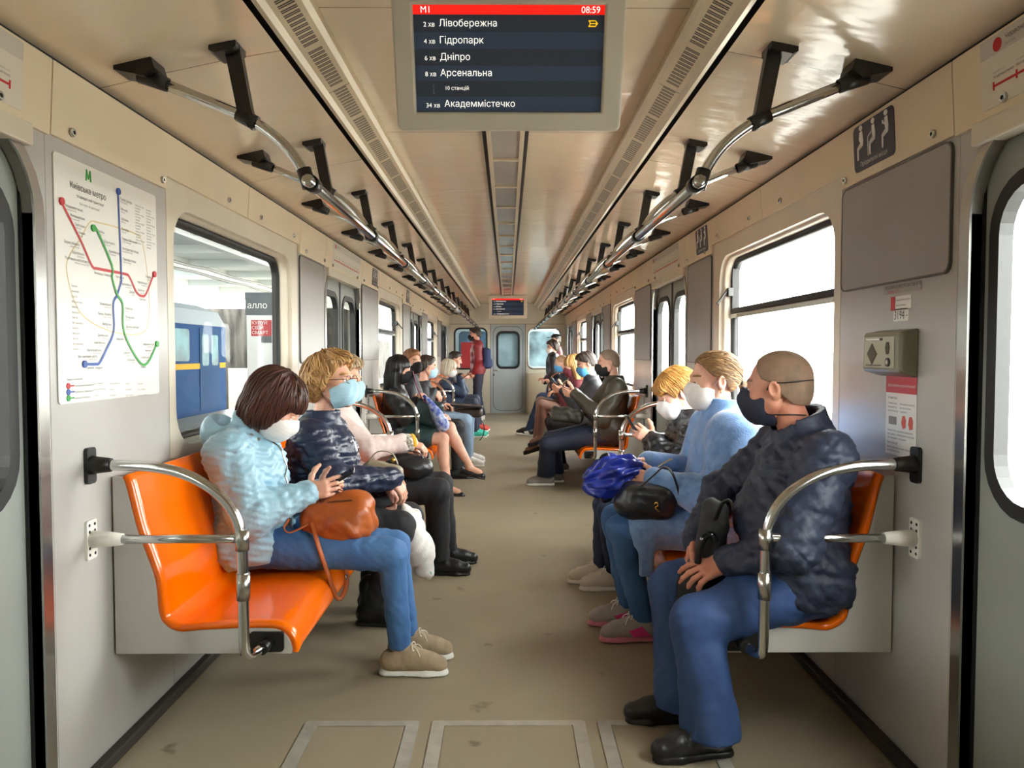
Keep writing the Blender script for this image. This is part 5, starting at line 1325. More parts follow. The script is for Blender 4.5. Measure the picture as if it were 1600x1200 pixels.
    if shoes:
        for i, (hp_, kn, an, g_) in enumerate(leg):
            if g_.get('noshoe'): continue
            td = Vector(g_.get('toe', (1, 0, 0))); D3 = (F * td[0] + Vector((0, 1, 0)) * td[1] + Zv * td[2]).normalized()
            sx = D3.cross(Zv).normalized(); su = sx.cross(D3); k_ = shoes.get('sc', 1.0)
            Ms_ = np.array([[sx[j], D3[j], su[j]] for j in range(3)]) * k_; O = np.array(an - su * (.105 * k_))
            (v1, f1), (v2, f2) = shoe_parts(shoes['kind'], .0042 if near else .006)
            so = np_obj('shoe', v1 @ Ms_.T + O, f1, shoes['mat'], rt)
            np_obj('sole', v2 @ Ms_.T + O, f2, shoes['sole'], so)
            if shoes.get('laces'):
                lm = lace_mb(); lm.v = [tuple(np.array(p) @ Ms_.T + O) for p in lm.v]; lm.build('laces', shoes['laces'], so)
            if shoes.get('patch'):
                for q in (-1, 1):
                    pm_ = MB(); pm_.slab([(a_, c_) for a_, c_ in ((-.03, .030), (.05, .028), (.07, .055), (.01, .075))], lambda p, q=q: tuple(np.array((q * .0475, p[0], p[1])) @ Ms_.T + O), lambda p, q=q: tuple(np.array((q * .030, p[0], p[1])) @ Ms_.T + O))
                    pm_.build('side_patch', shoes['patch'], so)
    if extras: extras(ctx)
    return ctx
# ---------------------------------------------------------------- the passengers
def mk(s, y):
    def f(px, py, v=0, z=None):
        p = at(px, py, y + v); return (W - s * p.x, v, p.z if z is None else z)
    return f
def tubeband(ctx, i, r, a, b_, m, name):
    sp, el, wr, _ = ctx['arm'][i]; u = (el - wr).normalized()
    MB().tube([wr + u * a, wr + u * b_], r, 18).build(name, m, ctx['gobj'])
M_pale = mat('pale_blue_satin', '98c0d4', .42, sheen=.2, var=.10, vscale=7, bump=.5, bscale=17, bdist=.016)
M_navyq = mat('navy_quilted_nylon', '262e46', .36, var=.15, vscale=8, bump=.5, bscale=24, bdist=.012)
M_pink = mat('pale_pink_coat', 'd8c3bd', .7, sheen=.2, bump=.4, bscale=14, bdist=.014)
M_leather = mat('black_leather', '202124', .34, bump=.45, bscale=20, bdist=.012)
M_navyj = mat('dark_navy_nylon', '20283c', .6, bump=.5, bscale=26, bdist=.010)
M_fuzz = mat('blue_fleece', '7ea3d3', .95, sheen=.7, var=.18, vscale=30, vcol='6489bd', bump=.6, bscale=160, bdist=.004)
M_puff = mat('black_puffer_nylon', '1a1b20', .34, bump=.45, bscale=24, bdist=.010)
M_olive = mat('dark_olive_nylon', '423d31', .5, var=.15, vscale=6, bump=.5, bscale=14, bdist=.016)
M_dgrey = mat('charcoal_jacket', '24262c', .6, bump=.15, bscale=40)
M_navyc = mat('navy_coat', '253550', .6, bump=.1, bscale=40)
M_redj = mat('dark_red_jacket', '7f1a24', .5, var=.15, vscale=5, bump=.15, bscale=30)
M_burg = mat('burgundy_jacket', '541b22', .6)
M_green = MATS['green_ink']
M_skirt = mat('dark_green_skirt', '1f3a3a', .75)
H_auburn = hairmat('auburn_brown_hair', '5e3324', '2a140e'); H_blonde = hairmat('golden_blonde_hair', 'd0a468', '8a6238'); H_grey = hairmat('ash_blonde_hair', 'd8c09a', '9a8468')
H_black = hairmat('black_hair', '1a1617', '0a0909', .3); H_red = hairmat('reddish_blond_hair', 'a8744a', '6e4426'); H_dark = hairmat('dark_brown_hair', '3f2f25', '1e1510')
H_white = hairmat('white_blonde_hair', 'e6dcc8', 'b3a68c'); H_buzz = mat('clipped_brown_hair', '7a6450', .7, var=.25, vscale=20, vcol='94755f', bump=.3, bscale=350, bdist=.001)
H_light = hairmat('light_brown_hair', 'a17d54', '5e442b'); H_honey = hairmat('honey_blonde_hair', 'd29c52', '8a5e2c'); H_buzzg = mat('clipped_grey_blond_hair', '9a8370', .7, var=.2, vscale=20, bump=.3, bscale=300)
M_gold = mat('gold_metal', 'd0a850', .25, metal=1)
SW = M_print

# left bench -------------------------------------------------
q = mk(-1, 3.13)
def ex_l1(c):
    g, L, go = c['garment'], c['L'], c['gobj']
    m = MB()
    for px, py in ((393, 680), (404, 686)):
        o = at(px, py, 2.9); d = (o - CAMP).normalized(); p = g.hit(o + d * .6, -d, .6); m.tube([p + d * .002, p - d * .005], .007, 12)
    m.build('snap_button', M_steel, go)
CTX = {}
CTX['L1'] = person('person in a pale blue puffer jacket and jeans, looking down at a phone', -1, 3.13,
    dict(p=q(430, 634), pitch=36, yaw=-4), q(377, 686, 0), (.215, 0, .535),
    [dict(w=q(478, 771, -.065), e=q(392, 806, -.20), d=(.9, .12, .22), n=(.05, 1, -.15), curl=((18, 28, 20), (22, 32, 22), (28, 38, 25), (35, 42, 28)), thumb=(.35, .85, .2)),
     dict(w=q(495, 771, .07), e=q(405, 806, .22), d=(.9, -.12, .18), n=(.0, -1, .25), curl=(30, 40, 30), thumb=(.45, .8, .2))],
    [dict(k=q(612, 866, -.08), a=(.835, -.055, .108), toe=(1, -.03, 0)), dict(k=q(618, 852, .12), a=(.845, .10, .108), toe=(1, .05, 0))],
    b=.96, shw=.165, hair=dict(style='bob', mat=H_auburn, seed=3), mask=dict(mat=M_mwhite),
    top=dict(mat=M_pale, pad=.026, fold=(30, .009), fold2=(46, .0075, (.7, .7, 1.6)), hood=True, belly=.01, bust=.012, cuff=.0, h=.0066, name='jacket', zip=M_steel, sl=1.02), trousers=dict(mat=M_denim, pad=.004, an=.95, kn=.9, fold=(28, .004), fold2=(50, .0022, (1.4, 1.2, .7)), h=.0062, hem=.0),
    shoes=dict(kind='sneaker', mat=mat('beige_suede', 'a8957a', .8, var=.15, vscale=30, bump=.2, bscale=200, bdist=.001), sole=SW, laces=mat('cream_laces', 'ddd3bd', .8)), extras=ex_l1)
q = mk(-1, 3.68)
def ex_l2(c):
    hw = c['hw']; m = MB()
    for k in (-1, 1):
        m.tube([hw((k * .033 + .024 * math.cos(a), .1085 - .004 * abs(math.cos(a)), .003 + .018 * math.sin(a))) for a in np.linspace(0, 2 * PI, 22)], .0016, 6, False)
        m.tube([hw(p) for p in ((k * .057, .103, .006), (k * .074, .06, .010), (k * .081, .0, .010), (k * .082, -.02, .0))], .0018, 6)
    m.tube([hw(p) for p in ((-.010, .108, .006), (0, .112, .009), (.010, .108, .006))], .0016, 6)
    m.build('glasses', mat('brown_metal_frame', '5a4336', .3, metal=.6), c['root'])
    sc = Solid(); N = c['N']; sc.cone(N + c['tf'] * .05, N + c['tf'] * .075 - c['Z'] * .05, .035, .02, .02); sobj('scarf', sc, .006, mat('coral_scarf', 'c8604e', .8), c['root'])
CTX['L2'] = person('person with short blonde hair and glasses in a navy quilted jacket', -1, 3.68,
    dict(p=q(519, 597), pitch=-6, yaw=16), q(500, 664), (.30, 0, .545),
    [dict(w=q(612, 748, -.10), e=q(520, 752, -.27), d=(.55, .28, -.75), n=(-.5, .3, -.5), curl=(25, 35, 25), thumb=(.6, .7, .1)),
     dict(w=q(606, 758, .04), e=q(530, 745, .25), d=(.5, -.2, -.85), n=(-.6, -.3, -.4), curl=(40, 45, 30), thumb=(.6, .7, .2))],
    [dict(k=q(625, 824, -.11), a=(.63, -.04, .108), toe=(1, -.1, 0)), dict(k=q(638, 808, .15), a=(.60, .16, .108), toe=(1, .1, 0))],
    b=1.16, shw=.185, hair=dict(style='mop', mat=H_blonde, seed=5), mask=dict(mat=M_mblue),
    top=dict(mat=M_navyq, pad=.024, fold=(32, .006), fold2=(46, .0065, (.7, .7, 1.8)), quilt=(.006, 13), ring=.004, rn=6, belly=.03, bust=.02, cuff=.005, h=.007, zip=mat('silver_zip', 'c4c4c4', .3, metal=1), zoff=-.02), trousers=dict(mat=M_blacktr, pad=.012),
    shoes=dict(kind='boot', mat=mat('black_boot_leather', '141415', .4), sole=M_black), extras=ex_l2)
q = mk(-1, 4.5)
def ex_l3(c):
    for i in (0, 1): tubeband(c, i, .050, -.004, -.032, mat('mustard_knit', 'e0a52c', .85), 'yellow_cuff')
CTX['L3'] = person('person with ash blonde hair in a pale pink coat and blue mask', -1, 4.5,
    dict(p=q(537, 595), pitch=2, yaw=10), q(523, 645), (.29, 0, .54),
    [dict(w=q(638, 692, -.09), e=q(575, 700, -.22), d=(.9, .2, -.3), n=(0, .3, -1), curl=(35, 45, 30)), dict(w=q(634, 700, .08), e=q(575, 705, .25), d=(.9, -.2, -.3), n=(0, -.3, -1), curl=(35, 45, 30))],
    [dict(k=q(684, 768, -.09), a=(.86, -.02, .105), toe=(1, -.05, 0)), dict(k=q(688, 757, .14), a=(.89, .20, .105), toe=(1, .1, 0))],
    b=1.08, shw=.175, hair=dict(style='mop', mat=H_grey, seed=9), mask=dict(mat=M_mblue),
    top=dict(mat=M_pink, name='coat', pad=.022, fold=(24, .008), fold2=(42, .004, (1, 1, .9)), belly=.015, coat=.45, cuff=.012, cuffmat=mat('checked_cuff', 'd8cdb8', .7, var=.8, vscale=60, vcol='3a342e')), trousers=dict(mat=M_blacktr, pad=.014, an=1.25), shoes=dict(kind='dress', mat=M_leather, sole=M_black), extras=ex_l3)
q = mk(-1, 7.2)
CTX['L4'] = person('person with long black hair in a black leather jacket and green skirt', -1, 7.2,
    dict(p=q(624, 578), pitch=6, yaw=8), q(618, 612), (.24, 0, .54),
    [dict(w=q(648, 628, -.05), e=q(632, 655, -.22), d=(.5, .3, .5), n=(.3, .6, -.3)), dict(w=q(655, 640, .1), d=(.8, -.2, -.2), n=(0, -.5, -.8))],
    [dict(k=q(692, 686, -.08), a=(.72, -.22, .10), toe=(1, -.15, -.12)), dict(k=q(702, 668, .03), a=q(733, 726, -.02), toe=(.97, -.1, -.22))],
    near=False, shw=.165, hair=dict(style='long', mat=H_black, seed=2), mask=dict(mat=M_mblack, kind='cup'), bare=1, skirt=dict(len=.62, mat=M_skirt),
    top=dict(mat=M_leather, pad=.018, fold=(24, .007)), shoes=dict(kind='flat', mat=M_leather, sole=M_black))
q = mk(-1, 8.05)
person('person with short reddish hair and black mask beside the black leather jacket', -1, 8.05,
    dict(p=q(644, 566), yaw=42), q(641, 598), (.24, 0, .54), [dict(w=(.55, -.08, .66)), dict(w=(.55, .1, .66))],
    [dict(k=(.74, -.1, .53), a=(.74, -.1, .105)), dict(k=(.74, .12, .53), a=(.76, .12, .105))],
    male=True, near=False, b=1.05, shw=.19, hair=dict(style='short', mat=H_red), mask=dict(mat=M_mblack, kind='cup'), top=dict(mat=M_dgrey, pad=.018), trousers=dict(mat=M_blacktr), shoes=dict(kind='sneaker', mat=M_dgrey, sole=M_black))
q = mk(-1, 8.8)
person('person with short dark hair in dark jacket, pale jeans and white sneakers', -1, 8.8,
    dict(p=q(667, 574), yaw=-22, pitch=2), q(661, 604), (.28, 0, .54), [dict(w=q(677, 612, -.1), e=q(664, 632, -.26), d=(.7, .2, -.6), n=(-.4, .5, -.5)), dict(w=q(690, 630, .08), d=(.9, 0, -.2))],
    [dict(k=q(728, 658, -.12), a=q(731, 708, .0, z=.108), toe=(1, -.1, 0)), dict(k=q(732, 652, .12), a=q(733, 703, .35, z=.108), toe=(1, .1, 0))],
    male=True, near=False, b=1.05, shw=.19, hair=dict(style='short', mat=H_dark, seed=4), mask=dict(mat=M_mblue), top=dict(mat=M_dgrey, pad=.018), trousers=dict(mat=M_denimp, pad=.012),
    shoes=dict(kind='sneaker', mat=M_print, sole=M_print, patch=M_black))
q = mk(-1, 11.95)
person('person with white blonde hair, navy coat and white mask, reading', -1, 11.95,
    dict(p=q(702, 576), pitch=14, yaw=10), q(697, 599), (.26, 0, .54), [dict(w=q(718, 591, -.05), d=(.8, .2, .3), n=(0, .4, -.6)), dict(w=q(719, 590, .1), d=(.8, -.2, .3), n=(0, -.4, -.6))],
    [dict(k=(.74, -.1, .53), a=(.76, -.1, .105)), dict(k=(.74, .12, .53), a=(.78, .12, .105))], near=False, b=1.08, hair=dict(style='bob', mat=H_white, seed=7), mask=dict(mat=M_mwhite),
    top=dict(mat=M_navyc, pad=.022, coat=.6), trousers=dict(mat=M_navytr), shoes=dict(kind='sneaker', mat=mat('turquoise_shoe', '3fc4ae', .6), sole=M_print))
q = mk(-1, 12.85)
person('unmasked person with brown hair just behind the white blonde head', -1, 12.85,
    dict(p=q(711, 562), pitch=12), q(706, 585), (.28, 0, .54), [dict(w=q(719, 588, -.05), d=(.8, .2, .2)), dict(w=q(721, 588, .1), d=(.8, -.2, .2))],
    [dict(k=(.74, -.1, .53), a=(.76, -.1, .105)), dict(k=(.74, .12, .53), a=(.78, .12, .105))], near=False, male=True, hair=dict(style='short', mat=H_dark, seed=8), top=dict(mat=M_dgrey), trousers=dict(mat=M_navytr), shoes=dict(kind='sneaker', mat=mat('red_shoe', 'c2402e', .6), sole=M_print))
q = mk(1, 14.9)
person('person standing in a dark red jacket with a navy backpack, by the end door', 1, 14.9,
    dict(p=q(742, 523), pitch=4, yaw=6), q(746, 537), q(748, 582, 0, z=.97), [dict(w=q(741, 581, -.16), e=q(747, 561, -.25), d=(.2, 0, -1), n=(0, .8, 0)), dict(w=q(738, 580, .16), d=(.2, 0, -1), n=(0, -.8, 0))],
    [dict(k=q(746, 613, -.1, z=.53), a=q(748, 650, -.1, z=.11)), dict(k=q(746, 613, .1, z=.53), a=q(751, 650, .1, z=.11))], male=True, near=False, shw=.19, hair=dict(style='short', mat=H_dark, seed=6), mask=dict(mat=M_mblack, kind='cup'),
    top=dict(mat=M_redj, pad=.028, fold=(18, .008)), trousers=dict(mat=M_navytr, pad=.022, an=1.5), shoes=dict(kind='sneaker', mat=M_print, sole=M_print), loc_u=0)

# right bench ------------------------------------------------
q = mk(1, 2.62)
def ex_r1(c):
    g, go = c['garment'], c['gobj']; m = MB()
    o = at(1246, 888, 2.35); d = (o - CAMP).normalized(); p = g.hit(o + d * .5, -d, .5); m.tube([p + Vector((.012, 0, .028)), p, p - Vector((0, 0, .03))], [.003, .005, .004], 8); m.build('pocket_zip', M_steel, go)
    N, t, tf, lv = c['N'], c['t'], c['tf'], c['lv']; sc = Solid(); cd = Vector((0, 0, 1))
    sc.cone(N - t * .02 + tf * .005, N + t * .05 + tf * .022, .066, .064, .02).cone(N + t * .02 + tf * .02, N + t * .10 + tf * .04, .052, .060, .006, op='s'); sc.cut(N + t * .055 + tf * .02, t * .9 + tf * .5)
    sobj('shirt_collar', sc, .006, mat('grey_brown_shirt', '6d675c', .7), c['root'])
CTX['R1'] = person('person with a balding clipped head in navy quilted jacket and blue trousers', 1, 2.62,
    dict(p=q(1215, 607), pitch=2, yaw=-34), q(1258, 686), (.245, 0, .545),
    [dict(w=q(1142, 876, -.06), e=q(1240, 858, -.27), d=(.85, .15, -.35), n=(-.25, .55, -.75), sc=1.08, spread=7, curl=((10, 20, 14), (13, 24, 16), (16, 28, 18), (20, 30, 20)), thumb=(.75, .6, .2)),
     dict(w=q(1088, 838, .12), e=q(1130, 770, .26), d=(.25, -.25, -.9), n=(-.6, -.5, -.2), curl=(35, 40, 30))],
    [dict(k=q(1090, 972, -.15), a=q(1108, 1150, -.19, z=.108), toe=(.95, -.18, 0)), dict(k=q(1052, 915, .15), a=q(1062, 1090, .04, z=.108), toe=(1, .0, 0))],
    male=True, b=1.14, shw=.20, hair=dict(style='buzz', mat=H_buzz), mask=dict(mat=M_mnavy, kind='cup', ties=True, loop=M_black), skin=M_skin2, fine=.0034,
    top=dict(mat=M_navyj, pad=.026, fold=(24, .008), fold2=(44, .0055, (.8, .8, 1.5)), diamond=(.0065, 15), belly=.03, cuff=.01, h=.0066, ch=.105, cr=.084), trousers=dict(mat=M_bluetr, pad=.016, kn=1.15, an=1.55, fold=(20, .009), fold2=(40, .0028, (1.2, 1.2, .5)), h=.007, hem=-.035), shoes=dict(kind='dress', mat=M_leather, sole=M_black, laces=M_black), extras=ex_r1)
q = mk(1, 3.42)
def ex_r2(c):
    hw = c['hw']; m = MB(); m.tube([hw((k_, -.012, -.040)) for k_ in (.0795, .082)], .004, 8)
    MB().tube([hw((-.0815, -.006, -.036 - .012 * f)) for f in (0, .5, 1)], .0035, 8).tube([hw((.0815, -.006, -.036 - .012 * f)) for f in (0, .5, 1)], .0035, 8).build('earring', M_gold, c['root'])
CTX['R2'] = person('person with a ponytail in a fluffy light blue coat and white mask', 1, 3.42,
    dict(p=q(1114, 596), pitch=3, yaw=4), q(1131, 657), (.27, 0, .54),
    [dict(w=q(1030, 752, -.07), e=q(1128, 786, -.26), d=(.9, .15, .12), n=(.1, .8, -.2), curl=(25, 35, 25), thumb=(.7, .6, .2)), dict(w=q(1018, 724, .09), e=q(1085, 745, .26), d=(.8, -.1, -.35), n=(0, -.8, -.5), curl=(45, 50, 35))],
    [dict(k=q(972, 826, -.09), a=q(1003, 962, .02, z=.108), toe=(1, -.08, 0)), dict(k=q(962, 810, .13), a=q(982, 943, .21, z=.108), toe=(1, .05, 0))],
    b=1.02, shw=.175, hair=dict(style='tied', mat=H_light, seed=12, tail=True), mask=dict(mat=M_mwhite),
    top=dict(mat=M_fuzz, name='coat', pad=.036, fold=(14, .012), ridge=.3, belly=.01, coat=.80, sl=1.12, cuff=.02, h=.007, ch=.10, cr=.078, drape=lambda L: [(L((.655, -.155, .42)), (.036, .018, .085), .015)]), trousers=dict(mat=M_denim, pad=.006, h=.007),
    shoes=dict(kind='sneaker', mat=mat('grey_suede', 'a59d98', .8, var=.1, vscale=30), sole=mat('pink_sole', 'd77f8e', .6), laces=M_print, patch=mat('pink_patch', 'e03c86', .5)), extras=ex_r2)
q = mk(1, 4.15)
CTX['R3'] = person('person with honey blonde hair in a black puffer jacket, texting', 1, 4.15,
    dict(p=q(1057, 615), pitch=24, yaw=6), q(1083, 662), (.27, 0, .54),
    [dict(w=q(1020, 690, -.06), e=q(1052, 735, -.22), d=(.75, .15, .55), n=(.2, .8, .1), curl=(35, 45, 30)), dict(w=q(1017, 688, .06), e=q(1050, 730, .24), d=(.75, -.15, .5), n=(.2, -.8, .2), curl=(35, 45, 30))],
    [dict(k=q(952, 800, -.09), a=q(960, 905, .04, z=.105), toe=(1, 0, 0)), dict(k=q(945, 790, .1), a=q(940, 895, .16, z=.105), toe=(1, .05, 0))],
    b=.98, hair=dict(style='bangs', mat=H_honey, seed=21), mask=dict(mat=M_mwhite), top=dict(mat=M_puff, pad=.03, ring=.006, rn=6, quilt=(.007, 12), fold=(30, .006), fold2=(46, .007, (.8, .8, 1.6)), ch=.09, cr=.085), trousers=dict(mat=M_denimd, pad=.006), shoes=dict(kind='sneaker', mat=mat('cream_shoe', 'd4cabb', .6), sole=SW, laces=M_print))
q = mk(1, 7.4)
CTX['R4'] = person('person with clipped greyish hair in a dark olive jacket and black mask, using a phone', 1, 7.4,
    dict(p=q(950, 567), pitch=8, yaw=2), q(961, 597), (.27, 0, .54),
    [dict(w=q(900, 617, -.06), e=q(942, 655, -.27), d=(.85, .2, .15), n=(0, .7, .4), curl=(30, 40, 30)), dict(w=q(898, 614, .08), e=q(930, 650, .26), d=(.85, -.2, .2), n=(0, -.7, .4), curl=(30, 40, 30))],
    [dict(k=q(856, 694, -.14), a=q(853, 742, .12, z=.108), toe=(1, .0, 0)), dict(k=q(862, 686, .18), a=q(868, 735, .3, z=.108), toe=(1, .1, 0))],
    male=True, near=False, b=1.2, shw=.205, hair=dict(style='buzz', mat=H_buzzg), mask=dict(mat=M_mblack, kind='cup'), top=dict(mat=M_olive, pad=.03, fold=(18, .010), belly=.03, coat=.35), trousers=dict(mat=M_navytr, pad=.02, an=1.5), shoes=dict(kind='sneaker', mat=mat('grey_runner', '8d8a84', .7), sole=M_print))
q = mk(1, 8.45)
person('person with short brown hair, bright blue mask and charcoal jacket', 1, 8.45,
    dict(p=q(916, 569), pitch=20, yaw=8), q(924, 596), (.26, 0, .54), [dict(w=q(880, 612, -.06), d=(.85, .2, .3), n=(0, .7, .3)), dict(w=q(880, 610, .08), d=(.85, -.2, .3), n=(0, -.7, .3))],
    [dict(k=(.76, -.1, .53), a=(.66, -.05, .108)), dict(k=(.76, .12, .53), a=(.66, .25, .108))], male=True, near=False, b=1.05, shw=.19, hair=dict(style='short', mat=H_dark, seed=14), mask=dict(mat=M_mbright),
    top=dict(mat=M_dgrey, pad=.02), trousers=dict(mat=M_blacktr, pad=.012), shoes=dict(kind='sneaker', mat=mat('grey_runner', '8d8a84', .7), sole=M_print))
q = mk(1, 9.25)
person('person with long blonde hair, burgundy mask and knees in sheer tights', 1, 9.25,
    dict(p=q(895, 572), pitch=14, yaw=12), q(900, 597), (.26, 0, .54), [dict(w=q(874, 612, -.06), d=(.8, .2, 0)), dict(w=q(872, 612, .08), d=(.8, -.2, 0))],
    [dict(k=q(848, 632, -.09), a=q(843, 680, .0), toe=(1, 0, -.3)), dict(k=q(845, 627, .1), a=q(836, 672, .15, z=.2), toe=(1, 0, -.3))], near=False, hair=dict(style='long', mat=H_blonde, seed=17), mask=dict(mat=mat('burgundy_mask', '6a2730', .8)), bare=2, skirt=dict(len=.5, mat=M_blacktr),
    top=dict(mat=mat('burgundy_coat', '5e2028', .7), pad=.018), shoes=dict(kind='flat', mat=M_leather, sole=M_black))
q = mk(1, 12.1)
person('person with thin fair hair and bright blue mask, feet stretched out', 1, 12.1,
    dict(p=q(877, 568), pitch=16, yaw=10), q(884, 590), (.26, 0, .54), [dict(w=q(862, 597, -.06), d=(.85, .2, .3)), dict(w=q(862, 596, .08), d=(.85, -.2, .3))],
    [dict(k=q(845, 622, -.1), a=q(826, 668, .0, z=.108), toe=(1, 0, .15)), dict(k=q(848, 620, .12), a=q(830, 665, .3, z=.108), toe=(1, 0, .1))], male=True, near=False, b=1.05, shw=.19, hair=dict(style='buzz', mat=mat('fair_thin_hair', 'b08a66', .6)), mask=dict(mat=M_mbright),
    top=dict(mat=M_dgrey, pad=.02), trousers=dict(mat=M_denimd, pad=.01), shoes=dict(kind='sneaker', mat=M_black, sole=M_print, patch=M_print))
q = mk(1, 15.1)
person('person standing in a black jacket with dark hair, back to the far right window', 1, 15.1,
    dict(p=q(863, 543), pitch=8, yaw=14), q(864, 556), q(866, 590, 0, z=.88), [dict(w=q(852, 596, -.16), d=(.6, .2, .3)), dict(w=q(852, 594, .12), d=(.6, -.2, .3))],
    [dict(k=q(858, 620, -.1, z=.48), a=q(860, 650, -.1, z=.108)), dict(k=q(858, 620, .1, z=.48), a=q(862, 650, .1, z=.108))], near=False, hair=dict(style='mop', mat=H_dark, seed=19), mask=dict(mat=M_mwhite), top=dict(mat=M_puff, pad=.03, fold=(18, .007)), trousers=dict(mat=M_denimd), shoes=dict(kind='boot', mat=M_leather, sole=M_black))
q = mk(1, 15.7)
def ex_r9(c):
    hw = c['hw']; s = Solid(); s.ell((0, -.01, .065), (.088, .108, .075)).cut((0, 0, .055), (0, 0, -1)); s.rbox((0, .12, .058), (.06, .06, .006), .005, k=.004)
    v, f = solid_mesh(s, .006, .02); np_obj('cap', np.array([hw(p) for p in v]), f, M_black, c['root'])
person('person standing in a burgundy jacket and black peaked cap in the far right corner', 1, 15.7,
    dict(p=(.27, 0, 1.56), yaw=20), (.24, 0, 1.38), (.24, 0, .90), [dict(w=(.36, -.16, .80), d=(.2, 0, -1)), dict(w=(.36, .16, .80), d=(.2, 0, -1))],
    [dict(k=(.26, -.09, .50), a=(.24, -.1, .108)), dict(k=(.26, .09, .50), a=(.24, .1, .108))], male=True, near=False, hair=dict(style='buzz', mat=H_dark), mask=dict(mat=M_mblack), top=dict(mat=M_burg, pad=.02), trousers=dict(mat=M_navytr), shoes=dict(kind='sneaker', mat=M_black, sole=M_black), extras=ex_r9)
# ---------------------------------------------------------------- things the passengers carry
def pt(s, y):
    q = mk(s, y); return lambda px, py, v=0: Vector((lambda a: (s * (W - a[0]), y + a[1], a[2]))(q(px, py, v)))
def frame(fwd, up):
    f = Vector(fwd).normalized(); u = Vector(up); u = (u - f * u.dot(f)).normalized(); r = f.cross(u); return [[r[i], f[i], u[i]] for i in range(3)]
def phone(loc, fwd, up, label, sc=1.0):
    Mx = frame(fwd, up); r_, f_, u_ = (Vector([Mx[i][k] for i in range(3)]) for k in range(3))
    rt = root('smartphone', label, 'phone', tuple(loc), 'smartphones in hands')
    c = Vector(loc); F = lambda d: (lambda p: c + r_ * p[0] + f_ * p[1] + u_ * d)
    MB().slab(rrect(-.036 * sc, .036 * sc, -.074 * sc, .074 * sc, .009), F(-.004), F(.004)).build('body', M_black, rt)
    MB().slab(rrect(-.033 * sc, .033 * sc, -.070 * sc, .070 * sc, .006), F(.004), F(.0046)).build('screen', mat('dark_phone_glass', '141a24', .06, emit=.01), rt)
    return rt
# orange brown handbag on the lap of the person in pale blue
P_ = pt(-1, 3.13); M_tan = mat('tan_leather', 'b85f20', .42, var=.2, vscale=9, vcol='96481a', bump=.45, bscale=18, bdist=.010)
r = root('handbag', 'slouchy orange brown leather handbag on the lap of the person in pale blue', 'handbag', tuple(P_(530, 845)), 'handbags on laps')
s = Solid(); c = P_(532, 812, -.02); rot = Euler((0, R(-8), 0)).to_matrix()
s.rbox(c, (.135, .095, .085), .06, rot, .03).ell(c + Vector((.02, -.0, .06)), (.105, .07, .05), rot, .04).ell(c + Vector((-.09, -.01, -.0)), (.06, .085, .07), rot, .04).ell(c + Vector((.02, -.09, -.02)), (.08, .03, .05), rot, .03)
s.warp(folds(31, 34, .010)); sobj('body', s, .006, M_tan, r)
st = P_(482, 800, -.07)
def strap(pts, name, m, rt, w=.010, flat=.35): return MB().tube(smooth_path(pts, 8), w, 8, flat=flat).build(name, m, rt)
strap([P_(487, 815, -.12), P_(497, 850, -.16), P_(512, 895, -.16), P_(528, 935, -.14), P_(541, 915, -.12), P_(541, 870, -.11), P_(546, 838, -.10)], 'shoulder_strap', M_tan, r, .0095)
strap([P_(486, 815, -.11), P_(470, 825, -.14), P_(452, 832, -.17), P_(444, 825, -.17), P_(452, 812, -.14)], 'side_strap', M_tan, r, .008)
strap([P_(500, 790, -.06), P_(508, 770, -.05), P_(530, 765, -.03), P_(548, 775, -.04)], 'handle', M_tan, r, .007)
MB().tube([P_(541, 897, -.125), P_(541, 905, -.125)], .013, 10, flat=.4).build('buckle', M_steel, r)
MB().tube(smooth_path([P_(500, 788, -.075), P_(520, 784, -.085), P_(550, 782, -.085)], 5), .004, 6).build('zip', mat('dark_brown_zip', '4a2410', .5), r)
phone(P_(529, 748, .005), (.86, .1, .5), (-.5, -.2, .85), 'dark smartphone held by the person in pale blue')
# beige bag, white carrier bag
P_ = pt(-1, 3.68); M_beige = mat('beige_grey_leather', 'a79d85', .5, var=.15, vscale=9, bump=.3, bscale=20, bdist=.006)
r = root('handbag', 'small beige handbag with metal clasp behind the navy quilted sleeve', 'handbag', tuple(P_(600, 740, .14)), 'handbags on laps')
s = Solid(); c = P_(596, 748, .15); s.rbox(c, (.10, .045, .08), .035, Euler((0, R(12), 0)).to_matrix()).warp(folds(8, 30, .006)); sobj('body', s, .007, M_beige, r)
strap([P_(575, 722, .12), P_(590, 706, .12), P_(612, 708, .12), P_(622, 726, .12)], 'handle', M_beige, r, .009)
MB().tube([P_(612, 716, .10), P_(616, 722, .10)], .012, 10).build('clasp', M_gold, r)
r = root('carrier_bag', 'white plastic carrier bag hanging from the clasped hands beside black trousers', 'bag', tuple(P_(660, 905, -.05)))
s = Solid(); a = P_(634, 797, -.04); b_ = P_(656, 860, -.06); e = P_(664, 893, -.07)
s.cone(a, b_, .028, .068, .03, sq=((0, 1, 0), 1.0)).cone(b_, e, .068, .035, .03).cone(P_(652, 800, -.02), P_(672, 898, -.06), .012, .012, .03)
s.warp(folds(77, 34, .007, ridge=.9)); sobj('bag_body', s, .006, mat('white_plastic_film', 'e9e8e4', .35, bump=.5, bscale=22, bdist=.012), r)
s = Solid(); s.rbox(P_(668, 896, -.09), (.020, .006, .010), .004, Euler((0, R(-20), 0)).to_matrix()); sobj('turquoise_print', s, .004, mat('turquoise_print', '3fb8ad', .5), r)
P_ = pt(-1, 4.5)
r = root('handbag', 'soft black leather handbag under the pale pink sleeve', 'handbag', tuple(P_(640, 745, -.05)), 'handbags on laps')
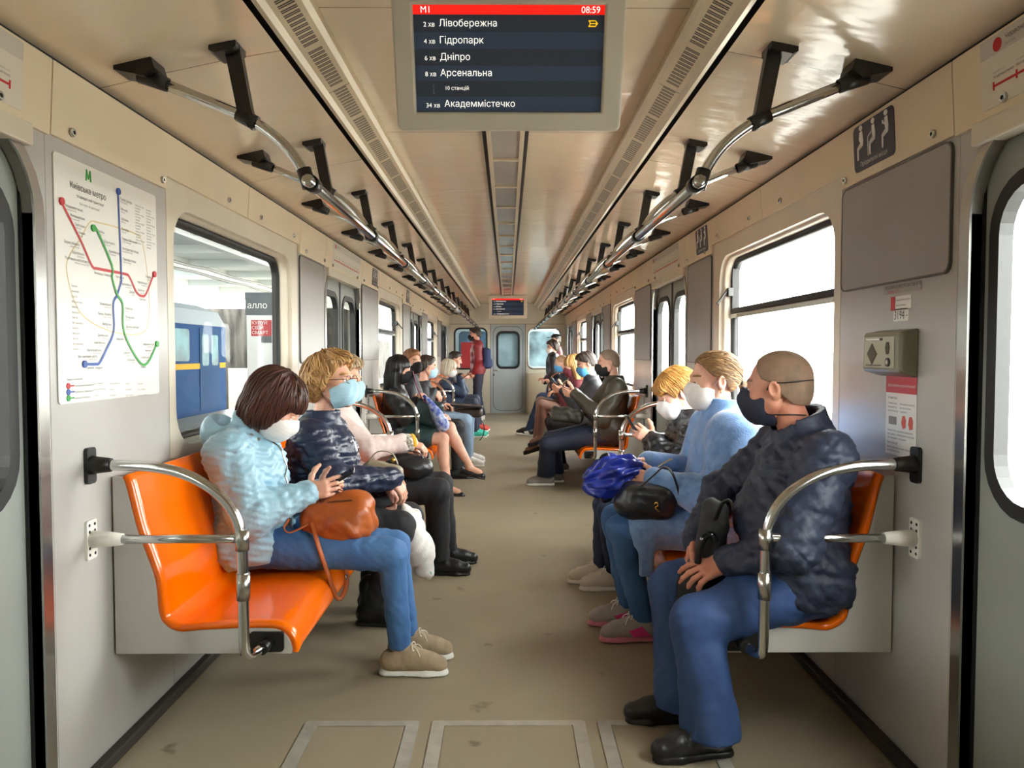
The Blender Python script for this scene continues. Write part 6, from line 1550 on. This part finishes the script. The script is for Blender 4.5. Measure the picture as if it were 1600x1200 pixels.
s = Solid(); c = P_(640, 726, -.12); s.ell(c, (.135, .09, .062), Euler((0, R(4), 0)).to_matrix()).ell(c + Vector((.03, 0, -.03)), (.10, .08, .05)).warp(folds(12, 26, .010)); sobj('body', s, .008, M_leather, r)
strap([P_(612, 712, -.1), P_(630, 704, -.13), P_(655, 708, -.14), P_(664, 722, -.14)], 'handle', M_leather, r, .009)
P_ = pt(-1, 7.2)
r = root('handbag', 'dark green leather handbag beside the long black hair, on the lap above the green skirt', 'handbag', tuple(P_(672, 668, -.05)), 'handbags on laps')
s = Solid(); c = P_(669, 645, -.06); s.rbox(c, (.13, .07, .12), .04, Euler((0, R(14), 0)).to_matrix()).warp(folds(15, 22, .008)); sobj('body', s, .011, mat('dark_green_leather', '22373a', .35, bump=.3, bscale=20, bdist=.008), r)
MB().tube(smooth_path([P_(645, 580, -.02), P_(652, 605, -.06), P_(661, 625, -.12), P_(668, 630, -.12)], 6), .018, 8, flat=.3).build('plum_strap', mat('plum_strap', '7c2f4f', .6), r)
r = root('folding_umbrella', 'folded blue and white patterned umbrella on the dark green handbag', 'umbrella', tuple(P_(690, 664, -.12)), 'folded umbrellas')
s = Solid(); s.chain([P_(668, 624, -.13), P_(674, 632, -.13), P_(683, 648, -.14), P_(692, 664, -.14)], [.018, .030, .052, .060], .02).warp(folds(19, 60, .006, ridge=.9)); sobj('canopy', s, .009, mat('blue_pattern_cloth', '3d52a8', .5, var=.9, vscale=22, vcol='c5cde6', detail=1), r)
MB().tube([P_(662, 618, -.12), P_(667, 624, -.13)], .016, 8).build('handle', mat('blue_plastic', '2c3f94', .4), r)
P_ = pt(-1, 8.95)
r = root('flat_case', 'flat dark laptop case with a hanging cord, on the lap by the pale jeans', 'laptop case', tuple(P_(728, 640)))
s = Solid(); s.rbox(P_(728, 634, .05), (.20, .15, .012), .01, Euler((0, R(4), 0)).to_matrix()); sobj('lid', s, .009, M_leather, r)
s = Solid(); s.rbox(P_(732, 645, .05), (.16, .14, .05), .03).warp(folds(3, 20, .006)); sobj('body', s, .010, mat('dark_brown_bag', '35271f', .5), r)
MB().tube(smooth_path([P_(748, 650), P_(756, 665), P_(755, 680), P_(749, 688)], 6), .006, 6).build('cord', M_black, r)
P_ = pt(-1, 11.95)
r = root('tablet', 'dark tablet held up by the white haired person in navy', 'tablet', tuple(P_(724, 590)))
MB().obox(P_(725, 590, .02), Vector((.75, 0, .5)).normalized(), Vector((0, 1, 0)), Vector((-.5, 0, .75)).normalized(), .10, .13, .006).build('body', M_black, r, bev=.004)
# navy backpack
P_ = pt(1, 14.9)
r = root('backpack', 'navy backpack worn by the person standing in dark red', 'backpack', tuple(P_(761, 576)), None)
s = Solid(); s.rbox(P_(760, 560), (.085, .145, .20), .07).ell(P_(765, 567), (.06, .11, .11)).warp(folds(2, 20, .006)); sobj('body', s, .010, mat('navy_backpack_cloth', '26355e', .7), r)
for v in (-.12, .12): MB().tube(smooth_path([P_(757, 545, v), P_(748, 538, v), P_(741, 548, v), P_(745, 565, v), P_(755, 574, v)], 6), .016, 6, flat=.4).build('shoulder_strap', M_black, r)
# right side ------------------------------------------------
P_ = pt(1, 2.62)
r = root('shoulder_bag', 'black cloth shoulder bag held in the lap over blue trousers', 'bag', tuple(P_(1075, 955, 0)))
s = Solid(); s.chain([P_(1118, 800, .02), P_(1108, 870, .03), P_(1088, 915, .03), P_(1068, 948, .03)], [.045, .055, .062, .030], .04, sq=((0, 1, 0), .8)).warp(folds(41, 28, .010)); sobj('body', s, .0075, mat('black_cloth', '1b1c1d', .7, bump=.4, bscale=20, bdist=.01), r)
strap([P_(1120, 800, -.02), P_(1128, 770, -.10), P_(1150, 742, -.14), P_(1190, 700, -.16), P_(1215, 680, -.16)], 'strap', M_black, r, .016, .25) if False else None
MB().tube(smooth_path([P_(1118, 812, -.04), P_(1128, 788, -.10), P_(1140, 782, -.12), P_(1146, 795, -.12)], 6), .009, 8, flat=.4).build('strap_loop', M_black, r)
r = root('folding_umbrella', 'black folded umbrella with a shiny crook in the hands above blue trousers', 'umbrella', tuple(P_(1100, 870, .02)), 'folded umbrellas')
MB().tube(smooth_path([P_(1090, 880, -.035), P_(1094, 858, -.04), P_(1101, 840, -.045), P_(1112, 836, -.045), P_(1118, 846, -.045)], 5), .012, 12).build('crook', mat('glossy_black', '0e0f11', .12), r)
phone_c = phone
P_ = pt(1, 3.42)
r = root('folding_umbrella', 'shiny royal blue folded umbrella held by the person in the light blue coat', 'umbrella', tuple(P_(965, 770)), 'folded umbrellas')
s = Solid(); s.chain([P_(1004, 738, .0), P_(985, 735, .0), P_(958, 742, .0), P_(938, 752, .0)], [.026, .058, .086, .070], .03)
dv = (P_(938, 752) - P_(1004, 738)).normalized(); o_ = np.array(P_(970, 740)); e1 = dv.cross(Vector((0, 0, 1))).normalized(); e2 = dv.cross(e1)
def pleats(X, Y, Z):
    a = (X - o_[0]) * e1[0] + (Y - o_[1]) * e1[1] + (Z - o_[2]) * e1[2]; b = (X - o_[0]) * e2[0] + (Y - o_[1]) * e2[1] + (Z - o_[2]) * e2[2]; l = (X - o_[0]) * dv[0] + (Y - o_[1]) * dv[1] + (Z - o_[2]) * dv[2]
    return .010 * np.sin(np.arctan2(a, b) * 8 + 26 * l) + .006 * np.sin(np.arctan2(a, b) * 13 - 40 * l)
s.warp(pleats).warp(folds(5, 40, .006)); sobj('canopy', s, .0055, mat('royal_blue_nylon', '2a3fb4', .22, var=.6, vscale=9, vcol='141d60', bump=.4, bscale=25, bdist=.01), r)
s = Solid(); s.chain([P_(945, 716, .0), P_(936, 745, .0), P_(948, 775, .0)], [.02, .035, .03], .03).warp(folds(6, 50, .010)); sobj('black_lining', s, .006, M_puff, r)
MB().tube([P_(1000, 737), P_(1018, 732, .02)], .014, 10).build('handle', M_black, r)
r = root('handbag', 'black leather handbag with gold clasp on the lap of the light blue coat', 'handbag', tuple(P_(1010, 805, -.1)), 'handbags on laps')
s = Solid(); c = P_(1012, 782, -.11); s.rbox(c, (.115, .085, .072), .05, Euler((0, R(6), 0)).to_matrix()).ell(c + Vector((-.06, 0, -.01)), (.09, .085, .065)).warp(folds(9, 26, .007)); sobj('body', s, .0065, M_leather, r)
strap([P_(1000, 762, -.19), P_(1020, 744, -.19), P_(1038, 730, -.20), P_(1052, 742, -.22), P_(1062, 775, -.20)], 'strap', M_leather, r, .009)
strap([P_(1028, 730, -.17), P_(1040, 722, -.18), P_(1050, 717, -.18)], 'metal_strap_end', M_steel, r, .010, .5)
MB().tube(smooth_path([P_(1022, 788, -.205), P_(1026, 785, -.21), P_(1028, 790, -.21), P_(1024, 793, -.21), P_(1030, 799, -.21)], 4), .0035, 6).build('gold_clasp', M_gold, r)
MB().tube([P_(1064, 766, -.2), P_(1062, 772, -.2)], .007, 8).build('gold_ring', M_gold, r)
P_ = pt(1, 4.15); phone(P_(990, 668, 0), (-.5, 0, .85), (.85, 0, .5), 'white backed smartphone held by the person in the black puffer jacket')
P_ = pt(1, 7.4); phone(P_(884, 607, 0), (-.6, 0, .5), (.5, 0, .8), 'smartphone held by the person in the dark olive jacket')
P_ = pt(1, 8.45); phone(P_(871, 602, 0), (-.6, 0, .5), (.5, 0, .8), 'smartphone held by the person in the bright blue mask and charcoal jacket')
P_ = pt(1, 7.4)
r = root('shoulder_bag', 'dark olive bag lying on the lap beside the olive jacket', 'bag', tuple(P_(880, 655, 0)))
s = Solid(); s.rbox(P_(886, 648, -.02), (.15, .13, .062), .04, Euler((0, R(8), 0)).to_matrix()).warp(folds(14, 24, .014)); sobj('body', s, .010, mat('dark_olive_bag', '2b2a22', .55, bump=.3, bscale=16, bdist=.01), r)
